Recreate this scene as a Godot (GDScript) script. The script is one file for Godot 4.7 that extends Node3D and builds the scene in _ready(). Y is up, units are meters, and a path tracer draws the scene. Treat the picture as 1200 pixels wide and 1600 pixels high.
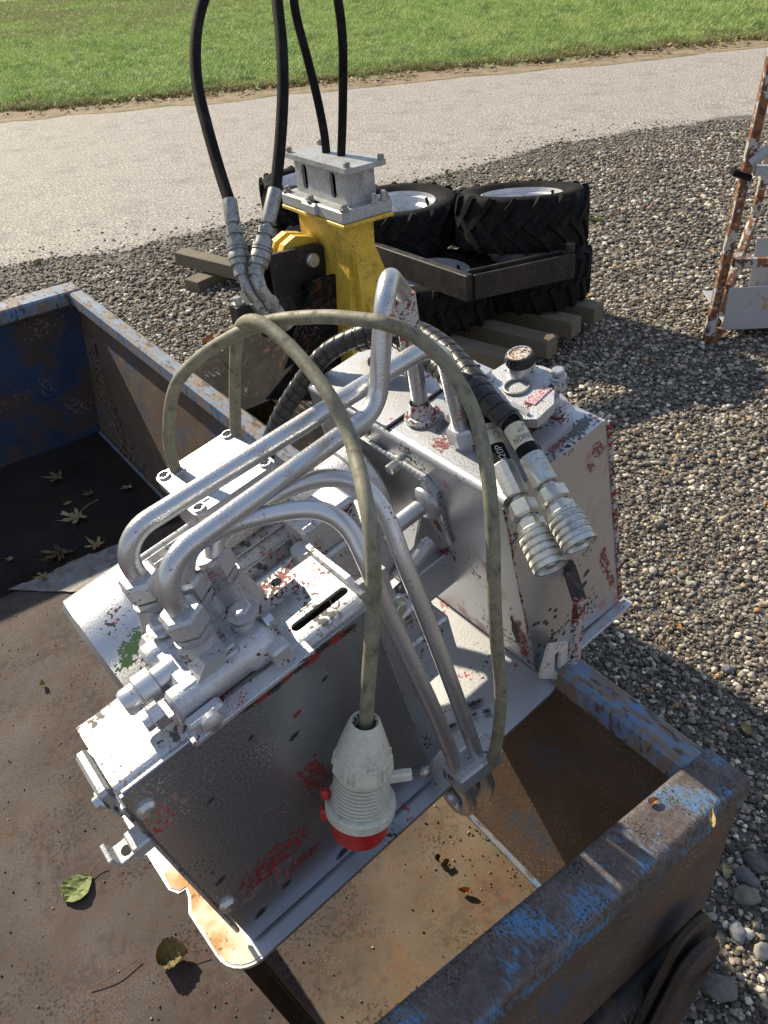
extends Node3D

# ---------------------------------------------------------------- geometry
class Geo:
	var v := PackedVector3Array()
	var n := PackedVector3Array()
	var ix := PackedInt32Array()
	var c := PackedColorArray()

	func tri(a: int, b: int, c: int, out: Vector3) -> void:
		if (v[b] - v[a]).cross(v[c] - v[a]).dot(out) > 0.0:
			ix.append_array([a, c, b])
		else:
			ix.append_array([a, b, c])

	func face(pts: Array, out: Vector3) -> void:
		var s := v.size()
		var nn: Vector3 = (pts[1] - pts[0]).cross(pts[2] - pts[0]).normalized()
		if nn.dot(out) < 0.0:
			nn = -nn
		for p in pts:
			v.append(p)
			n.append(nn)
		for k in range(1, pts.size() - 1):
			tri(s, s + k, s + k + 1, nn)

	# a box with chamfered edges
	func box(c: Vector3, size: Vector3, b := Basis.IDENTITY, bev := 0.002) -> void:
		var h := size * 0.5
		bev = minf(bev, minf(h.x, minf(h.y, h.z)) * 0.9)
		var ax := [b.x.normalized(), b.y.normalized(), b.z.normalized()]
		var hh := [h.x, h.y, h.z]
		var P := func(s: Array, main: int) -> Vector3:
			var r := c
			for k in 3:
				r += ax[k] * s[k] * (hh[k] if k == main else hh[k] - bev)
			return r
		for m in 3:
			var u := (m + 1) % 3
			var w := (m + 2) % 3
			for s in [-1.0, 1.0]:
				var pts := []
				for q in [[-1.0, -1.0], [1.0, -1.0], [1.0, 1.0], [-1.0, 1.0]]:
					var sg := [0.0, 0.0, 0.0]
					sg[m] = s
					sg[u] = q[0]
					sg[w] = q[1]
					pts.append(P.call(sg, m))
				face(pts, ax[m] * s)
		if bev <= 0.0:
			return
		for m in 3:
			var u := (m + 1) % 3
			var w := (m + 2) % 3
			for q in [[-1.0, -1.0], [1.0, -1.0], [1.0, 1.0], [-1.0, 1.0]]:
				var pts := []
				for e in [[-1.0, u], [1.0, u], [1.0, w], [-1.0, w]]:
					var sg := [0.0, 0.0, 0.0]
					sg[m] = e[0]
					sg[u] = q[0]
					sg[w] = q[1]
					pts.append(P.call(sg, e[1]))
				face(pts, ax[u] * q[0] + ax[w] * q[1])
		for sx in [-1.0, 1.0]:
			for sy in [-1.0, 1.0]:
				for sz in [-1.0, 1.0]:
					var sg := [sx, sy, sz]
					face([P.call(sg, 0), P.call(sg, 1), P.call(sg, 2)], ax[0] * sx + ax[1] * sy + ax[2] * sz)

	# a box between two points, w wide and h high
	func bar(a: Vector3, b: Vector3, w: float, h: float, up := Vector3.UP, bev := 0.002) -> void:
		var z := (b - a).normalized()
		var x := up.cross(z).normalized()
		var y := z.cross(x)
		box((a + b) * 0.5, Vector3(w, h, a.distance_to(b)), Basis(x, y, z), bev)

	# a tube along a line of points
	func tube(p: PackedVector3Array, r: float, seg := 16, radii := PackedFloat32Array()) -> void:
		var t0 := (p[1] - p[0]).normalized()
		var x := (Vector3.UP if absf(t0.y) < 0.9 else Vector3.RIGHT).cross(t0).normalized()
		var start := v.size()
		var t := t0
		for k in p.size():
			var d := (p[mini(k + 1, p.size() - 1)] - p[maxi(k - 1, 0)]).normalized()
			x = (x - d * x.dot(d)).normalized()
			t = d
			var y := t.cross(x)
			var rr: float = radii[k] if radii.size() else r
			for s in seg + 1:
				var a := TAU * s / seg
				var o := x * cos(a) + y * sin(a)
				v.append(p[k] + o * rr)
				n.append(o)
		for k in p.size() - 1:
			for s in seg:
				var a := start + k * (seg + 1) + s
				var b := a + seg + 1
				tri(a, a + 1, b, n[a])
				tri(a + 1, b + 1, b, n[a])
		for e in 2:
			var base := start + (p.size() - 1) * (seg + 1) * e
			var pts := []
			for s in seg:
				pts.append(v[base + s])
			face(pts, -t0 if e == 0 else t)

	# a profile of (radius, height) turned about the local y of xf; sharp corners unless close to straight
	func lathe(prof: Array, xf: Transform3D, seg := 24, flat := false, smooth_deg := 35.0) -> void:
		var m := prof.size()
		for k in m - 1:
			var a: Vector2 = prof[k]
			var b: Vector2 = prof[k + 1]
			var d := b - a
			if d.length() < 1e-6:
				continue
			var nk := Vector2(d.y, -d.x).normalized()
			var na := nk
			var nb := nk
			if k > 0:
				var d0: Vector2 = a - prof[k - 1]
				var n0 := Vector2(d0.y, -d0.x).normalized()
				if d0.length() > 1e-6 and absf(n0.angle_to(nk)) < deg_to_rad(smooth_deg):
					na = (n0 + nk).normalized()
			if k < m - 2:
				var d1: Vector2 = prof[k + 2] - b
				var n1 := Vector2(d1.y, -d1.x).normalized()
				if d1.length() > 1e-6 and absf(n1.angle_to(nk)) < deg_to_rad(smooth_deg):
					nb = (n1 + nk).normalized()
			var s0 := v.size()
			if flat:
				for s in seg:
					var a0 := TAU * s / seg
					var a1 := TAU * (s + 1) / seg
					var am := (a0 + a1) * 0.5
					var q := []
					for w in [[a, a0], [a, a1], [b, a1], [b, a0]]:
						q.append(xf * Vector3(w[0].x * cos(w[1]), w[0].y, w[0].x * sin(w[1])))
					if a.x < 1e-6:
						q.remove_at(1)
					elif b.x < 1e-6:
						q.remove_at(2)
					face(q, xf.basis * Vector3(nk.x * cos(am), nk.y, nk.x * sin(am)))
				continue
			for s in seg + 1:
				var an := TAU * s / seg
				var c := cos(an)
				var sn := sin(an)
				v.append(xf * Vector3(a.x * c, a.y, a.x * sn))
				n.append((xf.basis * Vector3(na.x * c, na.y, na.x * sn)).normalized())
				v.append(xf * Vector3(b.x * c, b.y, b.x * sn))
				n.append((xf.basis * Vector3(nb.x * c, nb.y, nb.x * sn)).normalized())
			for s in seg:
				var i := s0 + s * 2
				if a.x > 1e-6:
					tri(i, i + 1, i + 2, n[i])
				if b.x > 1e-6:
					tri(i + 1, i + 3, i + 2, n[i + 1])

	# a polygon (x, y of xf) with holes, pushed out along z of xf from z0 to z1
	func prism(poly: PackedVector2Array, z0: float, z1: float, xf: Transform3D, holes := []) -> void:
		var ring := poly.duplicate()
		if Geometry2D.is_polygon_clockwise(ring):
			ring.reverse()
		var rings := [ring]
		var all := ring.duplicate()
		for hh in holes:
			var h: PackedVector2Array = hh.duplicate()
			if not Geometry2D.is_polygon_clockwise(h):
				h.reverse()
			rings.append(h)
			var bi := 0
			var bj := 0
			var bd := 1e9
			for i in all.size():
				for j in h.size():
					var d := all[i].distance_to(h[j])
					if d < bd:
						bd = d
						bi = i
						bj = j
			var best := PackedVector2Array()
			for sign_ in [1.0, -1.0]:
				var merged := PackedVector2Array()
				var eps: Vector2 = (h[bj] - all[bi]).orthogonal().normalized() * 2e-5 * sign_
				for i in bi + 1:
					merged.append(all[i])
				for j in h.size() + 1:
					merged.append(h[(bj + j) % h.size()] + (eps if j == h.size() else Vector2.ZERO))
				merged.append(all[bi] + eps)
				for i in range(bi + 1, all.size()):
					merged.append(all[i])
				if Geometry2D.triangulate_polygon(merged).size() > 0:
					best = merged
					break
			if best.is_empty():
				push_warning("hole left out")
				continue
			all = best
		var t := Geometry2D.triangulate_polygon(all)
		for z in [z0, z1]:
			var o: Vector3 = xf.basis.z.normalized() * (1.0 if z == maxf(z0, z1) else -1.0)
			var s := v.size()
			for q in all:
				v.append(xf * Vector3(q.x, q.y, z))
				n.append(o)
			for k in range(0, t.size(), 3):
				tri(s + t[k], s + t[k + 1], s + t[k + 2], o)
		for r in rings:
			var cnt: int = r.size()
			for k in cnt:
				var a: Vector2 = r[k]
				var b: Vector2 = r[(k + 1) % cnt]
				var e := b - a
				var out := Vector2(e.y, -e.x)
				face([xf * Vector3(a.x, a.y, z0), xf * Vector3(b.x, b.y, z0), xf * Vector3(b.x, b.y, z1), xf * Vector3(a.x, a.y, z1)], xf.basis * Vector3(out.x, out.y, 0))

	# a bolt: washer and hexagon head standing on p along d
	func bolt(p: Vector3, d: Vector3, r: float, h: float, washer := true) -> void:
		var xf := Geo.along(p, p + d)
		if washer:
			lathe([Vector2(0, -0.001), Vector2(r * 1.45, -0.001), Vector2(r * 1.45, h * 0.22), Vector2(0, h * 0.22)], xf, 20)
		lathe([Vector2(r, 0), Vector2(r, h * 0.88), Vector2(r * 0.85, h), Vector2(0, h)], xf, 6, true)

	static func along(a: Vector3, b: Vector3) -> Transform3D:
		var y := (b - a).normalized()
		var x := (Vector3.RIGHT if absf(y.x) < 0.9 else Vector3.BACK).cross(y).normalized()
		return Transform3D(Basis(x, y, x.cross(y)), a)

	static func rrect(x0: float, y0: float, x1: float, y1: float, r: float, k := 5) -> PackedVector2Array:
		var p := PackedVector2Array()
		for c in [[x1 - r, y1 - r, 0.0], [x0 + r, y1 - r, PI / 2], [x0 + r, y0 + r, PI], [x1 - r, y0 + r, PI * 1.5]]:
			for s in k + 1:
				var a: float = c[2] + PI / 2 * s / k
				p.append(Vector2(c[0] + r * cos(a), c[1] + r * sin(a)))
		return p

	static func disc(x: float, y: float, r: float, k := 20) -> PackedVector2Array:
		var p := PackedVector2Array()
		for s in k:
			p.append(Vector2(x + r * cos(TAU * s / k), y + r * sin(TAU * s / k)))
		return p

	# Catmull-Rom through the points
	static func smooth(p: Array, k := 6) -> PackedVector3Array:
		var o := PackedVector3Array()
		for i in p.size() - 1:
			var a: Vector3 = p[maxi(i - 1, 0)]
			var b: Vector3 = p[i]
			var c: Vector3 = p[i + 1]
			var d: Vector3 = p[mini(i + 2, p.size() - 1)]
			for s in k:
				o.append(b.cubic_interpolate(c, a, d, float(s) / k))
		o.append(p[p.size() - 1])
		return o

	# straight runs with round bends
	static func bends(p: Array, r: float, k := 8) -> PackedVector3Array:
		var o := PackedVector3Array([p[0]])
		for i in range(1, p.size() - 1):
			var a: Vector3 = p[i - 1]
			var b: Vector3 = p[i]
			var c: Vector3 = p[i + 1]
			var u := (a - b).normalized()
			var w := (c - b).normalized()
			var half := u.angle_to(w) * 0.5
			var cut := minf(r / tan(half), minf(a.distance_to(b), b.distance_to(c)) * 0.48)
			var rr := cut * tan(half)
			var mid := b + (u + w).normalized() * (rr / sin(half))
			var s := b + u * cut - mid
			var e := b + w * cut - mid
			for q in k + 1:
				o.append(mid + s.slerp(e, float(q) / k))
		o.append(p[p.size() - 1])
		return o

	func mesh() -> ArrayMesh:
		var a := []
		a.resize(Mesh.ARRAY_MAX)
		a[Mesh.ARRAY_VERTEX] = v
		a[Mesh.ARRAY_NORMAL] = n
		a[Mesh.ARRAY_INDEX] = ix
		if c.size():
			a[Mesh.ARRAY_COLOR] = c
		var m := ArrayMesh.new()
		m.add_surface_from_arrays(Mesh.PRIMITIVE_TRIANGLES, a)
		return m


# ---------------------------------------------------------------- nodes
var M := {}
var rng := RandomNumberGenerator.new()

func tag(o: Node, label: String, category := "", group := "", kind := "") -> Node:
	if label: o.set_meta("label", label)
	if category: o.set_meta("category", category)
	if group: o.set_meta("group", group)
	if kind: o.set_meta("kind", kind)
	return o

func thing(called: String, label: String, category: String, xf := Transform3D.IDENTITY, group := "") -> Node3D:
	var o := Node3D.new()
	o.name = called
	o.transform = xf
	add_child(o, true)
	tag(o, label, category, group)
	return o

func part(called: String, g: Geo, m: Material, parent: Node = self) -> MeshInstance3D:
	var o := MeshInstance3D.new()
	o.name = called
	o.mesh = g.mesh()
	o.material_override = m
	parent.add_child(o, true)
	return o

# a top-level thing of one mesh whose shape is given around the point at
func single(called: String, g: Geo, m: Material, label: String, category: String, at := Transform3D.IDENTITY, group := "") -> MeshInstance3D:
	var o := part(called, g, m)
	o.transform = at
	tag(o, label, category, group)
	return o

func setting(called: String, g: Geo, m: Material) -> MeshInstance3D:
	var o := part(called, g, m)
	o.set_meta("kind", "structure")
	return o

static func lin(r: float, g: float, b: float) -> Color:
	return Color(r, g, b).linear_to_srgb()

# ---------------------------------------------------------------- materials
var noises := {}

func noise(kind: String, size: int) -> PackedByteArray:
	var key := kind + str(size)
	if noises.has(key):
		return noises[key]
	var f := FastNoiseLite.new()
	var q := kind.split(":")                # type : feature size in 1/1000 of the tile : octaves : seed
	f.noise_type = {"s": FastNoiseLite.TYPE_SIMPLEX_SMOOTH, "c": FastNoiseLite.TYPE_CELLULAR, "v": FastNoiseLite.TYPE_VALUE_CUBIC}[q[0]]
	f.frequency = 1000.0 / (float(q[1]) * size)
	f.fractal_type = FastNoiseLite.FRACTAL_FBM
	f.fractal_octaves = int(q[2])
	f.fractal_gain = 0.55
	f.seed = int(q[3])
	var im: Image
	if q.size() > 4:                        # streaks: squeezed along one axis
		var k := int(q[4])
		im = f.get_seamless_image(size, size / k, false, false, 0.12, true)
		im.resize(size, size, Image.INTERPOLATE_CUBIC)
	else:
		im = f.get_seamless_image(size, size, false, false, 0.12, true)
	im.convert(Image.FORMAT_L8)
	noises[key] = im.get_data()
	return noises[key]

# base colour (linear), its metalness, roughness, and layers over it:
# [noise a, noise b, share of b, part of the surface covered, softness 0..1, colour, metalness, roughness, height, strength]
func surface(size: int, base: Color, metal: float, rough: float, tone: String, vary: float, layers: Array, tile: float, bump := 0.0, grain := "") -> ORMMaterial3D:
	var count := size * size
	var tn := noise(tone, size)
	var gn := noise(grain, size) if grain else PackedByteArray()
	var L := layers.size()
	var na := []
	var nb := []
	var lut := []
	for y in layers:
		var a := noise(y[0], size)
		var b := noise(y[1], size)
		var wb := int(256 * y[2])
		var wa := 256 - wb
		var hist := PackedInt32Array()
		hist.resize(256)
		var samples := 0
		for i in range(0, count, 37):
			hist[(a[i] * wa + b[i] * wb) >> 8] += 1
			samples += 1
		var left := int(samples * y[3])
		var thr := 255
		while thr > 0 and left > 0:
			left -= hist[thr]
			thr -= 1
		var soft: float = maxf(1.0, y[4] * 128.0)
		var t := PackedFloat32Array()
		t.resize(256)
		for k in 256:
			t[k] = smoothstep(thr - soft, thr + soft, k) * y[9]
		na.append(a)
		nb.append(b)
		lut.append([wa, wb, t])
	var to8 := PackedByteArray()
	to8.resize(4097)
	for k in 4097:
		to8[k] = int(clampf(Color(k / 4096.0, 0, 0).linear_to_srgb().r * 255.0 + 0.5, 0, 255))
	var col := PackedByteArray()
	var orm := PackedByteArray()
	col.resize(count * 3)
	orm.resize(count * 3)
	for i in count:
		var k := 1.0 + vary * (tn[i] - 128) / 128.0
		var r := base.r * k
		var g := base.g * k
		var b := base.b * k
		var me := metal
		var ro := rough
		var h := 0.5
		if grain:
			h += (gn[i] - 128) / 512.0
			ro += (gn[i] - 128) / 1024.0
		for j in L:
			var lj: Array = lut[j]
			var m: float = lj[2][(na[j][i] * lj[0] + nb[j][i] * lj[1]) >> 8]
			if m > 0.003:
				var y: Array = layers[j]
				var c: Color = y[5]
				r += (c.r - r) * m
				g += (c.g - g) * m
				b += (c.b - b) * m
				me += (y[6] - me) * m
				ro += (y[7] - ro) * m
				h += y[8] * m
		var o := i * 3
		col[o] = to8[clampi(int(r * 4096), 0, 4096)]
		col[o + 1] = to8[clampi(int(g * 4096), 0, 4096)]
		col[o + 2] = to8[clampi(int(b * 4096), 0, 4096)]
		orm[o] = clampi(int(h * 255), 0, 255)
		orm[o + 1] = clampi(int(ro * 255), 0, 255)
		orm[o + 2] = clampi(int(me * 255), 0, 255)
	var mt := ORMMaterial3D.new()
	mt.albedo_texture = ImageTexture.create_from_image(Image.create_from_data(size, size, false, Image.FORMAT_RGB8, col))
	var ot := ImageTexture.create_from_image(Image.create_from_data(size, size, false, Image.FORMAT_RGB8, orm))
	mt.orm_texture = ot
	mt.uv1_triplanar = true
	mt.uv1_scale = Vector3.ONE / tile
	mt.uv1_triplanar_sharpness = 6.0
	if bump > 0.0:
		mt.heightmap_enabled = true
		mt.heightmap_texture = ot
		mt.heightmap_scale = bump          # centimetres
	return mt

func shifted(m: ORMMaterial3D, o: Vector3, tint := Color.WHITE) -> ORMMaterial3D:
	var c: ORMMaterial3D = m.duplicate()
	c.uv1_offset = o
	c.albedo_color = tint
	return c

func plain(c: Color, rough: float, metal := 0.0) -> StandardMaterial3D:
	var m := StandardMaterial3D.new()
	m.albedo_color = c
	m.roughness = rough
	m.metallic = metal
	return m

func make_materials() -> void:
	var red := Color(0.36, 0.028, 0.018)
	var dark := Color(0.022, 0.018, 0.018)
	var primer := Color(0.10, 0.09, 0.085)
	var grime := Color(0.16, 0.13, 0.085)
	var silver := Color(0.53, 0.54, 0.56)
	# aluminium paint: few chips, many chips, red showing through
	M.silver = surface(1024, silver, 0.86, 0.40, "s:400:3:1", 0.05, [
		["s:20:4:2", "s:260:2:3", 0.55, 0.006, 0.03, dark, 0.0, 0.7, -0.25, 1.0],
		["s:26:4:4", "s:300:2:5", 0.6, 0.004, 0.05, red, 0.0, 0.6, -0.2, 0.9],
		["s:6:2:6", "s:220:3:7", 0.45, 0.035, 0.15, grime, 0.05, 0.8, 0.0, 0.45]], 0.42, 0.025, "s:8:2:8")
	M.silver_worn = surface(1024, silver, 0.80, 0.46, "s:300:3:11", 0.06, [
		["s:40:3:16", "s:250:3:17", 0.4, 0.16, 0.5, grime, 0.05, 0.85, 0.05, 0.22],
		["s:34:5:12", "s:240:2:13", 0.55, 0.05, 0.02, primer, 0.1, 0.65, -0.3, 1.0],
		["s:24:5:12", "s:200:2:18", 0.5, 0.014, 0.03, dark, 0.0, 0.7, -0.3, 1.0],
		["s:26:4:14", "s:300:2:15", 0.45, 0.016, 0.04, red, 0.0, 0.6, -0.3, 1.0],
		["s:5:2:19", "s:180:3:20", 0.4, 0.05, 0.12, grime, 0.0, 0.9, 0.1, 0.6]], 0.4, 0.04, "s:9:2:8")
	M.silver_cast = surface(512, silver, 0.74, 0.5, "s:300:3:21", 0.08, [
		["s:30:4:22", "s:260:3:23", 0.5, 0.20, 0.5, grime, 0.0, 0.9, 0.1, 0.35],
		["s:34:5:24", "s:300:2:25", 0.55, 0.03, 0.03, Color(0.07, 0.02, 0.016), 0.0, 0.7, -0.3, 1.0],
		["s:12:3:26", "s:300:2:27", 0.5, 0.012, 0.05, red, 0.0, 0.6, -0.3, 1.0]], 0.25, 0.09, "s:16:3:28")
	M.silver_red = surface(1024, silver, 0.86, 0.40, "s:400:3:31", 0.05, [
		["s:60:5:32:2", "s:420:2:33", 0.62, 0.007, 0.25, red, 0.0, 0.55, -0.1, 0.7],
		["s:26:5:36", "s:300:2:37", 0.6, 0.009, 0.03, primer, 0.1, 0.7, -0.25, 1.0],
		["s:20:4:34", "s:360:2:35", 0.6, 0.008, 0.02, dark, 0.0, 0.7, -0.25, 1.0]], 0.5, 0.03, "s:8:2:8")
	M.panel = surface(1024, Color(0.42, 0.445, 0.48), 0.90, 0.36, "s:400:3:36", 0.04, [
		["s:40:5:37", "s:460:2:38", 0.62, 0.004, 0.12, red, 0.0, 0.55, -0.1, 0.75],
		["s:14:4:39", "s:300:2:40", 0.5, 0.006, 0.03, dark, 0.0, 0.7, -0.25, 1.0],
		["s:16:4:46", "s:320:2:47", 0.55, 0.006, 0.05, red, 0.0, 0.6, -0.2, 1.0],
		["s:9:3:48", "s:320:2:49", 0.5, 0.008, 0.1, Color(0.7, 0.7, 0.7), 0.5, 0.6, 0.0, 0.6]], 0.55, 0.012, "s:8:2:8")
	M.silver_flake = surface(512, silver, 0.7, 0.5, "s:300:3:41", 0.06, [
		["s:60:5:42", "s:300:2:43", 0.5, 0.34, 0.04, Color(0.20, 0.02, 0.014), 0.0, 0.6, -0.3, 1.0],
		["s:44:5:44", "s:240:2:45", 0.35, 0.16, 0.04, Color(0.03, 0.018, 0.016), 0.0, 0.7, -0.3, 1.0]], 0.16, 0.05, "s:12:3:8")
	M.pipe = surface(512, Color(0.60, 0.60, 0.61), 0.84, 0.36, "s:260:3:51", 0.06, [
		["s:14:3:52", "s:160:2:53", 0.4, 0.02, 0.1, grime, 0.0, 0.8, 0.0, 0.6],
		["s:22:4:54", "s:240:2:55", 0.45, 0.008, 0.04, Color(0.06, 0.012, 0.01), 0.0, 0.6, -0.2, 1.0]], 0.3)
	M.pipe_chipped = surface(512, silver, 0.88, 0.34, "s:260:3:61", 0.06, [
		["s:9:3:62", "s:200:2:63", 0.5, 0.06, 0.14, grime, 0.0, 0.85, 0.05, 0.6],
		["s:30:4:64", "s:260:2:65", 0.6, 0.006, 0.03, red, 0.0, 0.6, -0.2, 1.0],
		["s:16:4:66", "s:260:2:67", 0.6, 0.006, 0.03, dark, 0.0, 0.6, -0.2, 1.0]], 0.22, 0.05, "s:14:3:8")
	M.zinc = surface(256, Color(0.56, 0.565, 0.53), 0.9, 0.36, "s:200:3:71", 0.12, [
		["s:60:3:72", "s:260:2:73", 0.4, 0.16, 0.4, Color(0.25, 0.25, 0.22), 0.6, 0.55, 0.0, 0.6]], 0.12, 0.01, "s:20:2:8")
	M.zinc_dull = surface(256, Color(0.34, 0.34, 0.32), 0.75, 0.45, "s:200:3:74", 0.15, [
		["s:70:4:75", "s:260:2:76", 0.4, 0.25, 0.3, Color(0.12, 0.115, 0.10), 0.3, 0.7, 0.0, 0.7]], 0.12, 0.02, "s:20:2:8")
	# rusty, once blue, steel of the trough
	var rust := Color(0.075, 0.042, 0.026)
	var rust_warm := Color(0.12, 0.065, 0.035)
	var blue := Color(0.035, 0.12, 0.32)
	M.rim_rust = surface(1024, Color(0.088, 0.066, 0.060), 0.1, 0.62, "s:60:4:81", 0.35, [
		["s:34:4:83", "s:160:3:84", 0.4, 0.30, 0.25, Color(0.13, 0.10, 0.095), 0.1, 0.6, 0.1, 0.7],
		["s:16:5:82:3", "s:200:3:85", 0.5, 0.26, 0.12, Color(0.10, 0.15, 0.18), 0.0, 0.6, 0.2, 0.7],
		["s:14:5:86:3", "s:200:3:85", 0.55, 0.13, 0.10, Color(0.075, 0.185, 0.36), 0.0, 0.5, 0.25, 0.9],
		["s:9:4:89:2", "s:150:3:90", 0.35, 0.10, 0.12, Color(0.17, 0.14, 0.11), 0.0, 0.8, 0.1, 0.7],
		["s:9:3:87", "s:120:3:88", 0.3, 0.06, 0.1, Color(0.02, 0.014, 0.012), 0.0, 0.9, -0.3, 0.9]], 0.5, 0.08, "s:12:3:8")
	M.rim_blue = surface(512, Color(0.15, 0.20, 0.26), 0.05, 0.5, "s:120:3:91", 0.2, [
		["s:40:5:92:4", "s:200:3:93", 0.4, 0.5, 0.2, Color(0.20, 0.135, 0.085), 0.0, 0.75, -0.2, 0.9],
		["s:30:5:94:4", "s:160:3:93", 0.3, 0.16, 0.12, Color(0.07, 0.04, 0.025), 0.0, 0.8, -0.2, 0.9],
		["s:22:5:95:3", "s:160:3:96", 0.4, 0.14, 0.1, Color(0.085, 0.18, 0.34), 0.0, 0.5, 0.1, 0.9]], 0.6, 0.05, "s:12:3:8")
	M.wall_rust = surface(512, Color(0.095, 0.066, 0.045), 0.05, 0.7, "s:160:4:101", 0.3, [
		["s:120:4:102:2", "s:400:2:103", 0.5, 0.35, 0.4, Color(0.10, 0.062, 0.042), 0.0, 0.75, -0.1, 0.8],
		["s:30:5:104", "s:300:3:105", 0.5, 0.16, 0.25, rust_warm, 0.0, 0.8, 0.1, 0.7],
		["s:10:3:106", "s:200:3:107", 0.3, 0.05, 0.2, Color(0.30, 0.22, 0.15), 0.0, 0.9, 0.2, 0.6],
		["s:40:4:108", "s:380:2:109", 0.6, 0.07, 0.2, Color(0.05, 0.08, 0.13), 0.0, 0.6, 0.1, 0.7]], 0.7, 0.08, "s:12:3:8")
	M.wall_blue = surface(512, Color(0.018, 0.042, 0.095), 0.05, 0.5, "s:200:4:111", 0.25, [
		["s:100:5:112", "s:420:2:113", 0.5, 0.45, 0.3, Color(0.055, 0.036, 0.026), 0.0, 0.8, -0.1, 0.9],
		["s:20:4:114", "s:300:2:115", 0.4, 0.03, 0.1, Color(0.2, 0.14, 0.1), 0.0, 0.9, 0.0, 0.8]], 0.8, 0.05, "s:12:3:8")
	M.floor_rust = surface(1024, Color(0.25, 0.185, 0.13), 0.0, 0.72, "s:220:4:121", 0.18, [
		["s:70:5:122", "s:400:3:123", 0.45, 0.25, 0.4, Color(0.30, 0.175, 0.10), 0.0, 0.8, 0.0, 0.7],
		["s:40:5:119", "s:300:3:120", 0.45, 0.14, 0.2, Color(0.16, 0.11, 0.08), 0.0, 0.8, -0.05, 0.6],
		["s:18:3:124", "s:300:3:125", 0.35, 0.05, 0.12, Color(0.32, 0.12, 0.05), 0.0, 0.8, 0.1, 0.6],
		["s:14:4:126", "s:260:3:127", 0.35, 0.05, 0.10, Color(0.06, 0.05, 0.045), 0.0, 0.7, -0.1, 0.8],
		["s:5:2:128", "s:260:3:129", 0.25, 0.012, 0.1, Color(0.7, 0.55, 0.42), 0.0, 0.9, 0.1, 0.7]], 0.7, 0.03, "s:10:3:8")
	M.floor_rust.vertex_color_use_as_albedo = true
	M.floor_rust.metallic_specular = 0.3
	M.black_steel = surface(512, Color(0.018, 0.017, 0.017), 0.2, 0.5, "s:160:4:141", 0.3, [
		["s:60:5:142", "s:360:2:143", 0.5, 0.10, 0.2, Color(0.07, 0.038, 0.025), 0.0, 0.75, -0.1, 0.8],
		["s:16:4:144:4", "s:260:2:145", 0.4, 0.02, 0.1, Color(0.10, 0.09, 0.08), 0.2, 0.6, -0.1, 0.7]], 0.4, 0.03, "s:10:3:8")
	M.carriage = surface(512, Color(0.013, 0.0125, 0.012), 0.0, 0.85, "s:160:4:341", 0.3, [
		["s:120:5:342", "s:360:2:343", 0.5, 0.22, 0.35, Color(0.028, 0.024, 0.02), 0.0, 0.8, -0.05, 0.8],
		["s:50:5:345", "s:300:2:344", 0.4, 0.06, 0.1, Color(0.09, 0.04, 0.02), 0.0, 0.8, -0.1, 0.8],
		["s:12:4:346:6", "s:260:2:347", 0.4, 0.015, 0.1, Color(0.22, 0.21, 0.2), 0.1, 0.7, 0.0, 0.7]], 0.6, 0.03, "s:10:3:8")
	M.carriage.metallic_specular = 0.2
	M.frame_steel = surface(512, Color(0.016, 0.015, 0.014), 0.2, 0.55, "s:160:4:146", 0.3, [
		["s:120:4:147", "s:360:2:148", 0.5, 0.35, 0.35, Color(0.035, 0.024, 0.018), 0.0, 0.7, -0.1, 0.8],
		["s:30:4:149", "s:260:2:145", 0.4, 0.08, 0.2, Color(0.07, 0.06, 0.05), 0.1, 0.6, 0.0, 0.5]], 0.5, 0.03, "s:10:3:8")
	M.yellow = surface(512, Color(0.70, 0.48, 0.06), 0.0, 0.45, "s:200:3:151", 0.12, [
		["s:60:4:152", "s:300:3:153", 0.45, 0.14, 0.5, Color(0.30, 0.19, 0.03), 0.0, 0.7, 0.0, 0.6],
		["s:20:4:154", "s:260:2:155", 0.4, 0.015, 0.06, Color(0.05, 0.03, 0.02), 0.0, 0.8, -0.2, 0.9]], 0.35, 0.02, "s:12:3:8")
	M.cast_alu = surface(512, Color(0.44, 0.45, 0.45), 0.35, 0.5, "s:160:4:161", 0.15, [
		["s:40:4:162", "s:260:3:163", 0.45, 0.22, 0.4, Color(0.22, 0.225, 0.22), 0.2, 0.65, 0.0, 0.6],
		["s:14:3:164", "s:200:2:165", 0.4, 0.03, 0.1, Color(0.06, 0.055, 0.05), 0.0, 0.8, -0.1, 0.8]], 0.3, 0.04, "s:12:3:8")
	M.rubber = surface(256, Color(0.011, 0.011, 0.011), 0.0, 0.75, "s:200:4:171", 0.3, [
		["s:60:4:172", "s:260:2:173", 0.45, 0.12, 0.5, Color(0.04, 0.037, 0.033), 0.0, 0.8, 0.0, 0.6]], 0.3, 0.02, "s:16:3:8")
	M.rubber.metallic_specular = 0.2
	M.spiral = surface(256, Color(0.016, 0.016, 0.018), 0.0, 0.34, "s:200:4:174", 0.2, [
		["s:40:4:175", "s:260:2:176", 0.45, 0.10, 0.5, Color(0.06, 0.055, 0.045), 0.0, 0.7, 0.0, 0.5]], 0.2)
	M.rim_metal = surface(256, Color(0.55, 0.56, 0.58), 0.45, 0.42, "s:200:4:177", 0.1, [
		["s:60:4:178", "s:260:2:179", 0.45, 0.12, 0.5, Color(0.30, 0.28, 0.25), 0.1, 0.7, 0.0, 0.6]], 0.4)
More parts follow.
